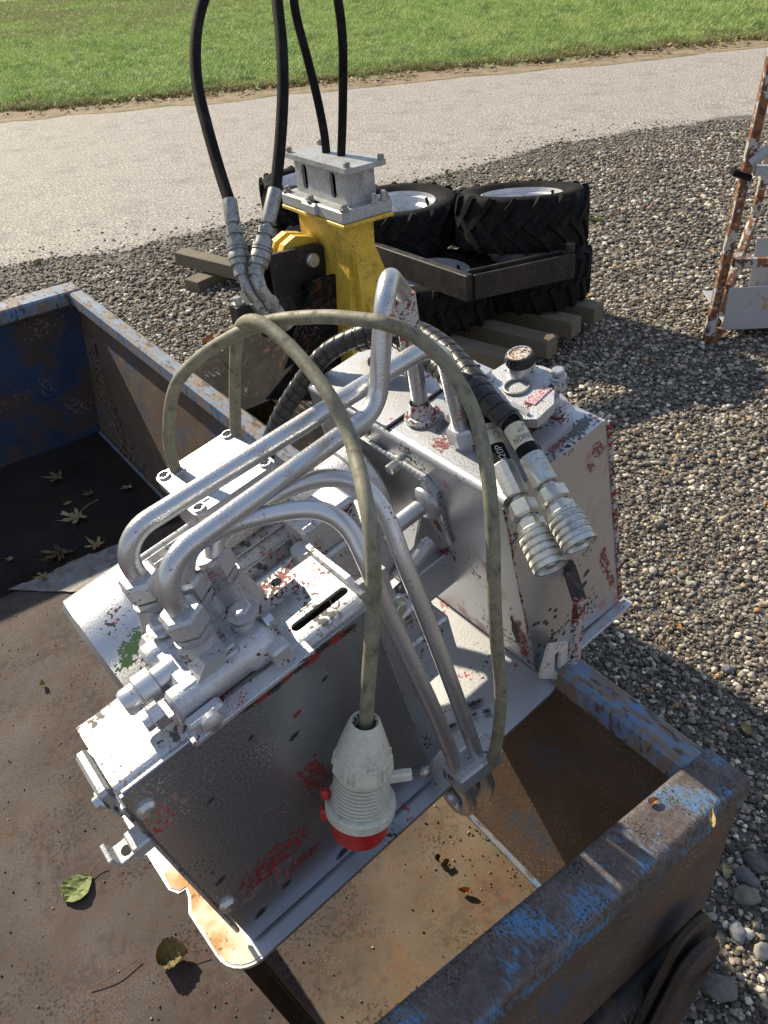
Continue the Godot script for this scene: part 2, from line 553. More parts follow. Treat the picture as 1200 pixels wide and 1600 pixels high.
	M.cable = surface(512, Color(0.23, 0.215, 0.145), 0.0, 0.6, "s:160:4:181", 0.2, [
		["s:40:4:182", "s:260:3:183", 0.5, 0.20, 0.4, Color(0.12, 0.105, 0.065), 0.0, 0.8, 0.0, 0.6],
		["s:8:3:184", "s:180:3:185", 0.5, 0.09, 0.15, Color(0.03, 0.026, 0.02), 0.0, 0.85, -0.1, 0.75]], 0.16, 0.01, "s:12:3:8")
	M.plug_white = surface(256, Color(0.56, 0.555, 0.47), 0.0, 0.5, "s:200:4:186", 0.08, [
		["s:50:4:187", "s:260:3:188", 0.5, 0.14, 0.5, Color(0.36, 0.34, 0.26), 0.0, 0.7, 0.0, 0.6],
		["s:10:3:189", "s:200:3:190", 0.4, 0.03, 0.15, Color(0.10, 0.08, 0.06), 0.0, 0.8, 0.0, 0.7]], 0.12)
	M.plug_red = surface(256, Color(0.40, 0.018, 0.02), 0.0, 0.42, "s:200:4:191", 0.15, [
		["s:20:4:192", "s:260:2:193", 0.4, 0.03, 0.2, Color(0.42, 0.10, 0.08), 0.0, 0.6, 0.0, 0.6]], 0.12)
	var wood_layers := [
		["s:9:4:202:12", "s:300:3:203", 0.3, 0.30, 0.3, Color(0.14, 0.105, 0.065), 0.0, 0.85, -0.15, 0.8],
		["s:60:4:204", "s:300:3:205", 0.5, 0.12, 0.3, Color(0.10, 0.085, 0.065), 0.0, 0.85, 0.0, 0.6]]
	M.wood = surface(512, Color(0.155, 0.13, 0.092), 0.0, 0.8, "s:200:4:201", 0.15, wood_layers, 0.6, 0.05, "s:8:3:206:12")
	M.cart_rust = surface(512, Color(0.42, 0.41, 0.38), 0.0, 0.55, "s:200:4:211", 0.08, [
		["s:150:4:212", "s:360:2:213", 0.4, 0.50, 0.06, Color(0.24, 0.105, 0.042), 0.0, 0.85, -0.2, 1.0],
		["s:90:5:212", "s:200:3:214", 0.4, 0.34, 0.08, Color(0.10, 0.042, 0.022), 0.0, 0.85, -0.2, 0.95]], 0.35, 0.05, "s:12:3:8")
	M.cart_grey = surface(256, Color(0.36, 0.37, 0.39), 0.0, 0.45, "s:200:4:215", 0.06, [
		["s:80:4:216", "s:360:2:217", 0.6, 0.03, 0.1, Color(0.35, 0.25, 0.12), 0.0, 0.8, -0.1, 0.9]], 0.5)
	M.asphalt = surface(1024, Color(0.315, 0.285, 0.25), 0.0, 0.85, "s:300:4:221", 0.12, [
		["s:14:2:222", "s:60:3:223", 0.10, 0.34, 0.2, Color(0.42, 0.385, 0.345), 0.0, 0.85, 0.2, 0.8],
		["s:16:2:228", "s:60:3:229", 0.10, 0.05, 0.08, Color(0.75, 0.68, 0.58), 0.0, 0.85, 0.3, 0.95],
		["s:14:2:224", "s:60:3:225", 0.10, 0.16, 0.2, Color(0.11, 0.095, 0.08), 0.0, 0.9, -0.2, 0.85],
		["s:120:4:226", "s:400:2:227", 0.4, 0.06, 0.5, Color(0.14, 0.125, 0.11), 0.0, 0.9, 0.0, 0.4]], 1.9)
	M.gravel_ground = surface(512, Color(0.115, 0.096, 0.074), 0.0, 0.9, "s:200:4:231", 0.3, [
		["c:9:1:232", "s:200:3:233", 0.1, 0.40, 0.3, Color(0.16, 0.15, 0.135), 0.0, 0.85, 0.3, 0.8],
		["c:8:1:234", "s:200:3:235", 0.15, 0.12, 0.2, Color(0.33, 0.31, 0.28), 0.0, 0.85, 0.4, 0.8],
		["s:12:3:236", "s:200:3:237", 0.2, 0.2, 0.3, Color(0.03, 0.027, 0.024), 0.0, 0.9, -0.3, 0.8]], 1.4, 0.8)
	M.dirt = surface(512, Color(0.30, 0.22, 0.14), 0.0, 0.95, "s:100:4:241", 0.25, [
		["s:30:4:242", "s:260:3:243", 0.4, 0.3, 0.3, Color(0.18, 0.13, 0.075), 0.0, 0.95, -0.1, 0.8],
		["s:16:4:244", "s:260:3:245", 0.5, 0.16, 0.2, Color(0.10, 0.12, 0.03), 0.0, 0.95, 0.1, 0.8]], 1.2, 0.4)
	M.grass_ground = surface(512, Color(0.25, 0.33, 0.11), 0.0, 0.95, "s:90:4:251", 0.25, [
		["s:50:5:252", "s:300:3:253", 0.4, 0.25, 0.4, Color(0.29, 0.32, 0.14), 0.0, 0.95, 0.1, 0.7],
		["s:16:4:254", "s:200:3:255", 0.4, 0.14, 0.3, Color(0.17, 0.24, 0.08), 0.0, 0.95, -0.2, 0.6]], 7.0, 1.5)
	M.dark_chip = plain(lin(0.022, 0.018, 0.018), 0.7)
	M.primer_chip = plain(lin(0.13, 0.125, 0.12), 0.6, 0.2)
	M.label = surface(256, Color(0.62, 0.56, 0.42), 0.0, 0.6, "s:200:4:261", 0.08, [
		["s:30:3:262", "s:200:2:263", 0.4, 0.08, 0.3, Color(0.4, 0.33, 0.2), 0.0, 0.7, 0.0, 0.7]], 0.06)
	M.print = plain(lin(0.03, 0.03, 0.03), 0.7)
	M.print_white = plain(lin(0.7, 0.7, 0.68), 0.6)
	M.black = plain(lin(0.006, 0.006, 0.006), 0.8)
	M.green = plain(lin(0.10, 0.19, 0.07), 0.6)
	M.red = plain(lin(0.24, 0.024, 0.018), 0.6)
	M.red_plate = surface(256, Color(0.40, 0.03, 0.025), 0.0, 0.5, "s:200:3:288", 0.1, [
		["s:60:5:289", "s:260:2:290", 0.3, 0.55, 0.06, Color(0.62, 0.6, 0.6), 0.3, 0.5, 0.0, 1.0]], 0.05)
	M.silver_pale = surface(256, Color(0.66, 0.63, 0.57), 0.35, 0.55, "s:200:3:291", 0.06, [
		["s:60:5:292", "s:260:2:293", 0.4, 0.05, 0.05, Color(0.28, 0.12, 0.04), 0.0, 0.8, -0.2, 1.0]], 0.1)
	M.arm = surface(256, Color(0.05, 0.036, 0.028), 0.1, 0.65, "s:160:4:351", 0.3, [
		["s:90:4:352", "s:360:2:353", 0.5, 0.3, 0.35, Color(0.085, 0.05, 0.03), 0.0, 0.75, -0.1, 0.8]], 0.4, 0.03, "s:10:3:8")
	M.painted_sheen = surface(256, Color(0.21, 0.20, 0.19), 0.0, 0.55, "s:260:4:361", 0.25, [
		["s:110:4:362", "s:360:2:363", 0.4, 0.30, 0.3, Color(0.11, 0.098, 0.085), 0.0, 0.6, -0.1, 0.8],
		["s:40:4:364", "s:260:2:365", 0.4, 0.06, 0.2, Color(0.26, 0.18, 0.12), 0.0, 0.7, 0.0, 0.7]], 0.25)  # pale grey paints the sky reflected in the wet film
	M.burnt = surface(512, Color(0.64, 0.60, 0.44), 0.25, 0.5, "s:300:3:271", 0.05, [
		["s:200:3:272", "s:500:2:273", 0.6, 0.22, 0.4, Color(0.50, 0.24, 0.045), 0.05, 0.7, 0.0, 0.9],
		["s:30:3:274", "s:260:2:275", 0.4, 0.04, 0.1, Color(0.16, 0.09, 0.03), 0.0, 0.8, -0.1, 0.9]], 0.25, 0.02, "s:10:2:8")
	M.cap = surface(256, Color(0.02, 0.016, 0.014), 0.0, 0.5, "s:200:3:281", 0.2, [
		["s:90:4:282", "s:300:2:283", 0.3, 0.62, 0.05, Color(0.6, 0.6, 0.6), 0.4, 0.5, 0.1, 1.0],
		["s:70:4:284", "s:260:2:285", 0.3, 0.20, 0.1, Color(0.55, 0.26, 0.06), 0.1, 0.6, 0.0, 1.0]], 0.06)
	var w := StandardMaterial3D.new()
	w.albedo_color = Color(0.10, 0.08, 0.06, 0.5)
	w.transparency = BaseMaterial3D.TRANSPARENCY_ALPHA
	w.roughness = 0.03
	M.water = w


# ---------------------------------------------------------------- shapes used more than once
func nut(g: Geo, p: Vector3, d: Vector3, r: float, h: float) -> void:
	var xf := Geo.along(p, p + d)
	g.lathe([Vector2(r * 0.82, 0), Vector2(r, h * 0.1), Vector2(r, h * 0.86), Vector2(r * 0.84, h), Vector2(0, h)], xf, 6, true)

func leaf_mesh(length: float, width: float, curl: float, seed_: int, teeth := 0.0) -> Geo:
	var g := Geo.new()
	var f := FastNoiseLite.new()
	f.seed = seed_
	f.frequency = 12.0
	var rows := 14
	var cols := 8
	var P := []
	for i in rows + 1:
		var t := float(i) / rows
		var w := width * pow(sin(PI * pow(t, 0.8)), 0.75) * 0.5
		w *= 1.0 + teeth * (0.5 if i % 2 == 0 else -0.5)
		var row := []
		for j in cols + 1:
			var s := j * 2.0 / cols - 1.0
			var x := (t - 0.5) * length
			var z := s * w
			var y := absf(s) * w * 0.25 + curl * (s * s) * width * 0.6 + curl * pow(t * 2 - 1, 2) * length * 0.2
			y += f.get_noise_2d(x * 8.0, z * 8.0) * length * 0.05 * (1.0 + 2.5 * curl)
			row.append(Vector3(x, y, z))
		P.append(row)
	for i in rows:
		for j in cols:
			for q in [[P[i][j], P[i + 1][j], P[i + 1][j + 1]], [P[i][j], P[i + 1][j + 1], P[i][j + 1]]]:
				if (q[1] - q[0]).cross(q[2] - q[0]).length() > 1e-10:
					g.face(q, Vector3.UP)
	return g

func maple_mesh(size: float, curl: float, seed_: int) -> Geo:
	var g := Geo.new()
	var f := FastNoiseLite.new()
	f.seed = seed_
	f.frequency = 9.0
	var R := PackedVector2Array()
	var lobes := [[0.0, 1.0], [0.9, 0.86], [-0.9, 0.86], [1.9, 0.55], [-1.9, 0.55]]
	var n := 72
	for k in n:
		var a := TAU * k / n - PI
		var r := 0.22
		for l in lobes:
			var d: float = absf(wrapf(a - l[0], -PI, PI))
			r = maxf(r, l[1] * clampf(1.0 - d / 0.52, 0.0, 1.0) + 0.14)
		r *= 1.0 + (0.16 if k % 3 == 0 else -0.05)
		R.append(Vector2(cos(a), sin(a)) * r * size * 0.5)
	var rings := 4
	var pt := func(k: int, q: int) -> Vector3:
		var p: Vector2 = R[k % n] * (float(q) / rings)
		return Vector3(p.x, curl * p.length_squared() / size + f.get_noise_2d(p.x * 10, p.y * 10) * size * 0.10 * (0.4 + curl), p.y)
	for k in n:
		for q in rings:
			if q == 0:
				g.face([pt.call(k, 0), pt.call(k, 1), pt.call(k + 1, 1)], Vector3.UP)
			else:
				g.face([pt.call(k, q), pt.call(k, q + 1), pt.call(k + 1, q + 1), pt.call(k + 1, q)], Vector3.UP)
	return g

func leaf_mat(c: Color) -> StandardMaterial3D:
	var m := plain(c, 0.65)
	if leaf_texture == null:
		leaf_texture = vein_texture()
	m.albedo_texture = leaf_texture
	m.uv1_triplanar = true
	m.uv1_scale = Vector3.ONE * 18.0
	m.backlight_enabled = true
	m.backlight = Color(0.35, 0.35, 0.2)
	return m

var leaf_texture: ImageTexture = null

func vein_texture() -> ImageTexture:
	var im := Image.create(64, 64, false, Image.FORMAT_RGB8)
	var f := FastNoiseLite.new()
	f.frequency = 0.08
	for y in 64:
		for x in 64:
			var k := 0.82 + 0.35 * f.get_noise_2d(x, y)
			if x % 16 == 8 or y == 32:
				k *= 1.12
			im.set_pixel(x, y, Color(k, k, k * 0.95))
	return ImageTexture.create_from_image(im)

func wheel(called: String, label: String, xf: Transform3D, R: float, w: float, bars: int, reach: float, group := "tractor wheels stacked on the pallet") -> Node3D:
	var t := thing(called, label, "wheel", xf, group)
	var h := w * 0.5
	var b := R * 0.575
	var g := Geo.new()
	g.lathe([Vector2(b, h * 0.66), Vector2(b + 0.012, h * 0.80), Vector2(R * 0.70, h * 0.95), Vector2(R * 0.80, h), Vector2(R * 0.90, h * 0.97), Vector2(R * 0.94, h * 0.86), Vector2(R * 0.95, h * 0.5),
		Vector2(R * 0.955, 0), Vector2(R * 0.95, -h * 0.5), Vector2(R * 0.94, -h * 0.86), Vector2(R * 0.90, -h * 0.97), Vector2(R * 0.80, -h), Vector2(R * 0.70, -h * 0.95), Vector2(b, -h * 0.66)].map(func(p): return Vector2(p.x, -p.y)), Transform3D.IDENTITY, 56, false, 50.0)
	var tyre := part("tyre", g, M.rubber, t)
	var l := Geo.new()
	for side in [1.0, -1.0]:
		for k in bars:
			var a0: float = TAU * (k + (0.5 if side < 0 else 0.0)) / bars
			var steps := 6
			var prev := []
			for s in steps + 1:
				var q := float(s) / steps
				var y: float = side * lerpf(h * 0.99, -h * 0.10, q)
				var a: float = a0 + reach * pow(q, 1.35)
				var da: float = reach * 1.35 * pow(maxf(q, 0.02), 0.35)
				var along := Vector2(R * da, side * -h * 1.09).normalized()
				var wd := Vector2(-along.y, along.x) * lerpf(0.013, 0.019, q)
				var row := []
				for e in [[-1.15, R * 0.925], [-0.8, R], [0.8, R], [1.15, R * 0.925]]:
					var aa: float = a + wd.x * e[0] / R
					var rr: float = e[1] * (0.985 if s == 0 else 1.0)
					row.append(Vector3(cos(aa) * rr, y + wd.y * e[0], sin(aa) * rr))
				if s > 0:
					for c in 3:
						var mid: Vector3 = (prev[c] + prev[c + 1] + row[c]) / 3.0
						var out := Vector3(mid.x, 0, mid.z).normalized()
						if c != 1:
							out = (row[0] - row[3]) * (1.0 if c == 0 else -1.0)
						l.face([prev[c], prev[c + 1], row[c + 1], row[c]], out)
				if s == 0 or s == steps:
					l.face(row, Vector3(0, side if s == 0 else -side, 0))
				prev = row
	part("tread", l, M.rubber, tyre)
	var r := Geo.new()
	r.lathe([Vector2(0.035, h * 0.12), Vector2(0.06, h * 0.20), Vector2(b * 0.62, h * 0.10), Vector2(b * 0.78, h * 0.05), Vector2(b * 0.82, h * 0.30), Vector2(b * 0.90, h * 0.42), Vector2(b * 0.93, h * 0.62), Vector2(b + 0.004, h * 0.70), Vector2(b + 0.010, h * 0.82), Vector2(b + 0.004, h * 0.84), Vector2(b - 0.002, h * 0.60)].map(func(p): return Vector2(p.x, p.y)), Transform3D.IDENTITY, 48, false, 30.0)
	r.lathe([Vector2(b, -h * 0.7), Vector2(b * 0.86, -h * 0.6), Vector2(b * 0.80, 0.0)], Transform3D.IDENTITY, 40)
	part("rim", r, M.rim_metal, t)
	var vv := Geo.new()
	vv.tube(PackedVector3Array([Vector3(b * 0.86, h * 0.40, 0), Vector3(b * 0.80, h * 0.85, 0.0)]), 0.007, 8)
	part("valve", vv, M.rubber, t)
	return t

# lettering bent round a pipe of radius r whose axis is y of xf; the text runs along the axis or round it
func wrapped(text: String, size: float, r: float, xf: Transform3D, angle: float, at: float, round_it: bool) -> Geo:
	var tm := TextMesh.new()
	var sf := SystemFont.new()
	sf.font_names = PackedStringArray(["Droid Sans"])
	tm.font = sf
	tm.font_size = 32
	tm.pixel_size = size / 24.0
	tm.depth = 0.0
	tm.text = text
	var a := tm.get_mesh_arrays()
	var g := Geo.new()
	var vs: PackedVector3Array = a[Mesh.ARRAY_VERTEX]
	var id: PackedInt32Array = a[Mesh.ARRAY_INDEX]
	for p in vs:
		var u := -p.x if not round_it else p.y
		var w := -p.y if not round_it else p.x
		var an := angle + (w / r if not round_it else -w / r)
		g.v.append(xf * Vector3(cos(an) * r, at + (u if not round_it else u), sin(an) * r))
		g.n.append((xf.basis * Vector3(cos(an), 0, sin(an))).normalized())
	if id.size() == 0:
		id = PackedInt32Array(range(vs.size()))
	for k in range(0, id.size(), 3):
		g.tri(id[k], id[k + 1], id[k + 2], g.n[id[k]])
	return g


# ---------------------------------------------------------------- the scene
const YAW := 0.57575508
const CAM := Vector3(0, 1.6, 0)

func _ready() -> void:
	rng.seed = 7
	# camera
	var cam := Camera3D.new()
	cam.name = "camera"
	cam.fov = rad_to_deg(2.0 * atan(800.0 / 1294.0))
	cam.near = 0.05
	cam.far = 900.0
	cam.transform = Transform3D(Basis(Vector3.RIGHT, -0.62348271) * Basis(Vector3.BACK, -0.09754389), CAM)
	add_child(cam)
	# sky and sun
	var sky_mat := ProceduralSkyMaterial.new()
	sky_mat.sky_top_color = Color(0.54, 0.61, 0.725)
	sky_mat.sky_horizon_color = Color(0.89, 0.885, 0.875)
	sky_mat.sky_curve = 0.16
	sky_mat.ground_bottom_color = Color(0.28, 0.26, 0.22)
	sky_mat.ground_horizon_color = Color(0.62, 0.62, 0.58)
	sky_mat.sun_angle_max = 1.0
	sky_mat.sky_energy_multiplier = 0.95
	var sky := Sky.new()
	sky.sky_material = sky_mat
	var env := Environment.new()
	env.background_mode = Environment.BG_SKY
	env.sky = sky
	env.tonemap_mode = Environment.TONE_MAPPER_LINEAR
	env.tonemap_exposure = 1.45
	env.sdfgi_enabled = true
	env.ssao_enabled = true
	env.ssil_enabled = true
	var we := WorldEnvironment.new()
	we.name = "daylight"
	we.environment = env
	add_child(we)
	var sun := DirectionalLight3D.new()
	sun.name = "sun"
	sun.light_energy = 1.6
	sun.light_color = Color(1.0, 0.945, 0.84)
	sun.light_angular_distance = 0.7
	sun.shadow_enabled = true
	var to_sun := Vector3(-0.66, 0.66, -0.74).normalized()
	sun.look_at_from_position(to_sun, Vector3.ZERO)
	add_child(sun)

	make_materials()
	make_ground()
	make_litter()
	make_trough()
	make_stand()
	make_wheels()
	make_cart()
	make_power_pack()
	make_cable()
	make_hoses()
	make_leaves()


# ---------------------------------------------------------------- ground
func road_near(x: float) -> float:
	var k := [[-60.0, -3.2], [-8.0, -4.7], [-2.2, -5.25], [-1.3, -5.45], [0.3, -6.3], [0.95, -6.55], [1.7, -7.05], [3.0, -7.35], [8.0, -7.6], [60.0, -8.5]]
	for i in k.size() - 1:
		if x <= k[i + 1][0]:
			return lerpf(k[i][1], k[i + 1][1], clampf((x - k[i][0]) / (k[i + 1][0] - k[i][0]), 0, 1))
	return -8.5

func strip(near: Callable, far: Callable, x0: float, x1: float, step: float, y: float) -> Geo:
	var g := Geo.new()
	var x := x0
	while x < x1:
		var a := minf(x + step, x1)
		g.face([Vector3(x, y, near.call(x)), Vector3(a, y, near.call(a)), Vector3(a, y, far.call(a)), Vector3(x, y, far.call(x))], Vector3.UP)
		g.face([Vector3(x, y, near.call(x)), Vector3(a, y, near.call(a)), Vector3(a, -0.012, near.call(a) + 0.10), Vector3(x, -0.012, near.call(x) + 0.10)], Vector3.UP)
		x = a
	return g

func in_trough(x: float, z: float, m := 0.0) -> bool:
	var q := Vector3(x, 0, z) * Basis(Vector3.UP, YAW)      # into the trough's axes
	return q.x < 0.685 + m and q.x > -1.3 and q.z > -2.81 - m and q.z < -0.285 + m

func make_ground() -> void:
	var f := FastNoiseLite.new()
	f.frequency = 1.3
	f.seed = 5
	f.fractal_octaves = 4
	var g := Geo.new()
	g.face([Vector3(-400, 0, 300), Vector3(400, 0, 300), Vector3(400, 0, -400), Vector3(-400, 0, -400)], Vector3.UP)
	setting("gravel_ground", g, M.gravel_ground)
	var near := func(x): return road_near(x) + f.get_noise_2d(x, 0) * 0.16
	var far := func(x): return -10.75 + f.get_noise_2d(x, 40) * 0.22
	setting("road", strip(near, far, -60, 60, 0.12, 0.006), M.asphalt)
	var dn := func(x): return -10.55 + f.get_noise_2d(x, 80) * 0.2
	setting("dirt_verge", strip(dn, func(x): return -11.8, -60, 60, 0.2, 0.012), M.dirt)
	var gn := func(x): return -11.25 + f.get_noise_2d(x * 1.7, 120) * 0.22 + 0.25 * f.get_noise_2d(x * 0.3, 99)
	setting("meadow", strip(gn, func(x): return -380.0, -300, 300, 0.5, 0.02), M.grass_ground)
	# stones of the gravel
	var stones := Node3D.new()
	stones.name = "gravel"
	add_child(stones)
	stones.set_meta("kind", "stuff")
	for variant in 3:
		var mesh := stone_mesh(variant)
		var xf := []
		var cl := []
		var fine := FastNoiseLite.new()
		fine.frequency = 0.8
		# [nearest, farthest, stones per square metre, smallest, largest radius]
		for band in [[0.0, 2.4, 3300, 0.0026, 0.0092], [2.4, 4.2, 1750, 0.004, 0.012], [4.2, 7.9, 640, 0.006, 0.016]]:
			var n := int(band[2] * 15.4 * (band[1] + 0.8))
			for k in n:
				var x := rng.randf_range(-5.0, 6.0)
				var z := rng.randf_range(-band[1] - 0.4, 0.4)
				var d := Vector2(x, z).length()
				if d < band[0] or d > band[1] or z > 0.3 or absf(x) > 0.95 + 0.70 * -z or in_trough(x, z, -0.02):
					continue
				var edge := z - road_near(x)
				if edge < 0.0 and rng.randf() > 0.9 * exp(edge * 7.0) + 0.02 * exp(edge * 1.5):
					continue
				var r: float = lerpf(band[3], band[4], pow(rng.randf(), 2.7))
				if edge < 0.5:
					r *= 0.55 + 0.3 * rng.randf()
				var b := Basis.from_euler(Vector3(rng.randf() * TAU, rng.randf() * TAU, rng.randf() * TAU))
				b = Basis.from_scale(Vector3(1, rng.randf_range(0.55, 0.8), 1)) * b.scaled(Vector3(r, r, r) * rng.randf_range(0.85, 1.2)) * Basis.from_scale(Vector3(1.0, rng.randf_range(0.6, 1.0), rng.randf_range(0.65, 1.0)))
				xf.append(Transform3D(b, Vector3(x, r * 0.30 + rng.randf() * 0.004, z)))
				cl.append(stone_colour())
		var mm := MultiMesh.new()
		mm.transform_format = MultiMesh.TRANSFORM_3D
		mm.use_colors = true
		mm.mesh = mesh
		mm.instance_count = xf.size()
		for k in xf.size():
			mm.set_instance_transform(k, xf[k])
			mm.set_instance_color(k, cl[k])
		var mi := MultiMeshInstance3D.new()
		mi.name = "loose_stone"
		mi.multimesh = mm
		var sm := plain(Color.WHITE, 0.8)
		sm.vertex_color_use_as_albedo = true
		mi.material_override = sm
		mi.set_meta("kind", "stuff")
		stones.add_child(mi, true)
	# grass
	var blades := Node3D.new()
	blades.name = "grass"
	add_child(blades)
	blades.set_meta("kind", "stuff")
	for variant in 2:
		var tuft := Geo.new()
		for k in 9:
			var a := rng.randf() * TAU
			var p := Vector3(rng.randf_range(-0.05, 0.05), 0, rng.randf_range(-0.05, 0.05))
			var lean := Vector3(cos(a), 0, sin(a))
			var hh := rng.randf_range(0.035, 0.085)
			var wd := Vector3(-lean.z, 0, lean.x) * 0.0035
			var m1 := p + Vector3(0, hh * 0.6, 0) + lean * hh * 0.2
			var m2 := p + Vector3(0, hh * 0.9, 0) + lean * hh * 0.65
			tuft.face([p - wd, p + wd, m1 + wd * 0.8, m1 - wd * 0.8], -lean + Vector3.UP)
			tuft.face([m1 - wd * 0.8, m1 + wd * 0.8, m2], -lean + Vector3.UP)
		var mm := MultiMesh.new()
		mm.transform_format = MultiMesh.TRANSFORM_3D
		mm.use_colors = true
		mm.mesh = tuft.mesh()
		var xf := []
		var cl := []
		for k in 90000:
			var z := -11.0 - 26.0 * pow(rng.randf(), 1.7)
			var x := rng.randf_range(-0.85, 0.85) * -z
			if z > gn.call(x) + 0.12 * rng.randf():
				continue
			var s := rng.randf_range(0.7, 1.35) * (1.0 + (-z - 11.0) * 0.03)
			if z > gn.call(x) - 0.5:
				s *= 0.75
			xf.append(Transform3D(Basis(Vector3.UP, rng.randf() * TAU).scaled(Vector3(s, s * rng.randf_range(0.6, 1.2), s)), Vector3(x, 0.015, z)))
			var q := f.get_noise_2d(x * 0.5, z * 0.5) * 0.6 + rng.randf_range(-0.25, 0.25)
			var c := Color(0.31, 0.42, 0.13).lerp(Color(0.54, 0.56, 0.25), clampf(q + 0.4, 0, 1))
			# darker weeds in clumps, browner towards the far left
			if f.get_noise_2d(x * 1.6 + 70, z * 0.9) > 0.27:
				c = c.lerp(Color(0.15, 0.23, 0.08), 0.6)
			var dry := smoothstep(-16.0, -26.0, z) * smoothstep(2.0, -7.0, x) * (0.5 + f.get_noise_2d(x * 0.3, z * 0.3))
			c = c.lerp(Color(0.34, 0.27, 0.15), clampf(dry, 0, 0.7))
			if z > gn.call(x) - 0.6 * rng.randf() * (0.6 + 1.2 * f.get_noise_2d(x * 0.8, 7.0) + 0.4) and rng.randf() < 0.8:
				c = Color(0.30, 0.21, 0.10).lerp(Color(0.15, 0.13, 0.05), rng.randf())
			cl.append(c)
		mm.instance_count = xf.size()
		for k in xf.size():
			mm.set_instance_transform(k, xf[k])
			mm.set_instance_color(k, cl[k])
		var mi := MultiMeshInstance3D.new()
		mi.name = "blades"
		mi.multimesh = mm
		var gm := plain(Color.WHITE, 0.7)
		gm.vertex_color_use_as_albedo = true
		gm.backlight_enabled = true
		gm.backlight = Color(0.5, 0.6, 0.3)
		mi.material_override = gm
		mi.set_meta("kind", "stuff")
		blades.add_child(mi, true)

func make_litter() -> void:
	# leaf litter blown against the verge
	var f := FastNoiseLite.new()
	f.seed = 77
	f.frequency = 0.7
	var mm := MultiMesh.new()
	mm.transform_format = MultiMesh.TRANSFORM_3D
	mm.use_colors = true
	var g := Geo.new()
	var p := [Vector3(-0.5, 0.05, 0), Vector3(-0.1, 0.0, 0.28), Vector3(0.3, 0.08, 0.22), Vector3(0.55, 0.22, 0), Vector3(0.3, 0.10, -0.22), Vector3(-0.1, 0.02, -0.28)]
	g.face([p[0], p[1], p[5]], Vector3.UP)
	g.face([p[1], p[2], p[4], p[5]], Vector3.UP)
	g.face([p[2], p[3], p[4]], Vector3.UP)
	mm.mesh = g.mesh()
	var xf := []
	var cl := []
	for k in 2600:
		var x := rng.randf_range(-7.0, 7.5)
		var z := -11.05 + 0.42 * (rng.randf() + rng.randf() - 1.0) + 0.15 * f.get_noise_2d(x, 3)
		if f.get_noise_2d(x * 1.5, z * 2.0) < -0.05 and rng.randf() < 0.8:
			continue
		var s := rng.randf_range(0.025, 0.075)
		xf.append(Transform3D(Basis.from_euler(Vector3(rng.randf_range(-0.5, 0.5), rng.randf() * TAU, rng.randf_range(-0.5, 0.5))).scaled(Vector3(s, s, s)), Vector3(x, 0.03 + rng.randf() * 0.02, z)))
		cl.append([Color(0.26, 0.16, 0.07), Color(0.15, 0.085, 0.04), Color(0.40, 0.27, 0.11), Color(0.34, 0.32, 0.12), Color(0.09, 0.06, 0.035)][rng.randi() % 5] * rng.randf_range(0.7, 1.2))
	mm.instance_count = xf.size()
	for k in xf.size():
		mm.set_instance_transform(k, xf[k])
		mm.set_instance_color(k, cl[k])
	var mi := MultiMeshInstance3D.new()
	mi.name = "leaf_litter"
	mi.multimesh = mm
	var lm := plain(Color.WHITE, 0.8)
	lm.vertex_color_use_as_albedo = true
	mi.material_override = lm
	mi.set_meta("kind", "stuff")
	add_child(mi, true)

func stone_colour() -> Color:
	var q := rng.randf()
	var k := rng.randf_range(0.7, 1.35)
	if q < 0.40: return Color(0.092, 0.076, 0.06) * k
	if q < 0.70: return Color(0.225, 0.195, 0.155) * k
	if q < 0.86: return Color(0.40, 0.355, 0.285) * k
	if q < 0.93: return Color(0.33, 0.255, 0.17) * k
	if q < 0.955: return Color(0.33, 0.19, 0.09) * k
	return Color(0.66, 0.60, 0.50) * k

func stone_mesh(variant: int, rings := 6, segs := 9, rough := 0.5) -> ArrayMesh:
	var f := FastNoiseLite.new()
	f.seed = 30 + variant
	f.frequency = 1.25
	var g := Geo.new()
	var P := []
	for i in rings + 1:
		var th := PI * i / rings
		var row := []
		for j in segs:
			var ph := TAU * j / segs
			var d := Vector3(sin(th) * cos(ph), cos(th), sin(th) * sin(ph))
			row.append(d * (1.0 + rough * f.get_noise_3d(d.x + variant * 5, d.y, d.z) * 1.6))
		P.append(row)
	var start := g.v.size()
	for i in rings + 1:
		for j in segs:
			g.v.append(P[i][j])
			g.n.append(P[i][j].normalized())
	for i in rings:
		for j in segs:
			var a := start + i * segs + j
			var b := start + i * segs + (j + 1) % segs
			if i > 0:
				g.tri(a, b, a + segs, g.v[a])
			if i < rings - 1:
				g.tri(b, b + segs, a + segs, g.v[b])
	# true normals, so that the facets show
	var acc := PackedVector3Array()
	acc.resize(g.v.size())
	for k in range(0, g.ix.size(), 3):
		var c := -(g.v[g.ix[k + 1]] - g.v[g.ix[k]]).cross(g.v[g.ix[k + 2]] - g.v[g.ix[k]])
		for e in 3:
			acc[g.ix[k + e]] += c
	for k in g.v.size():
		if acc[k].length() > 0:
			g.n[k] = acc[k].normalized()
	for k in segs:
		g.n[k] = Vector3.UP
		g.n[rings * segs + k] = Vector3.DOWN
	return g.mesh()


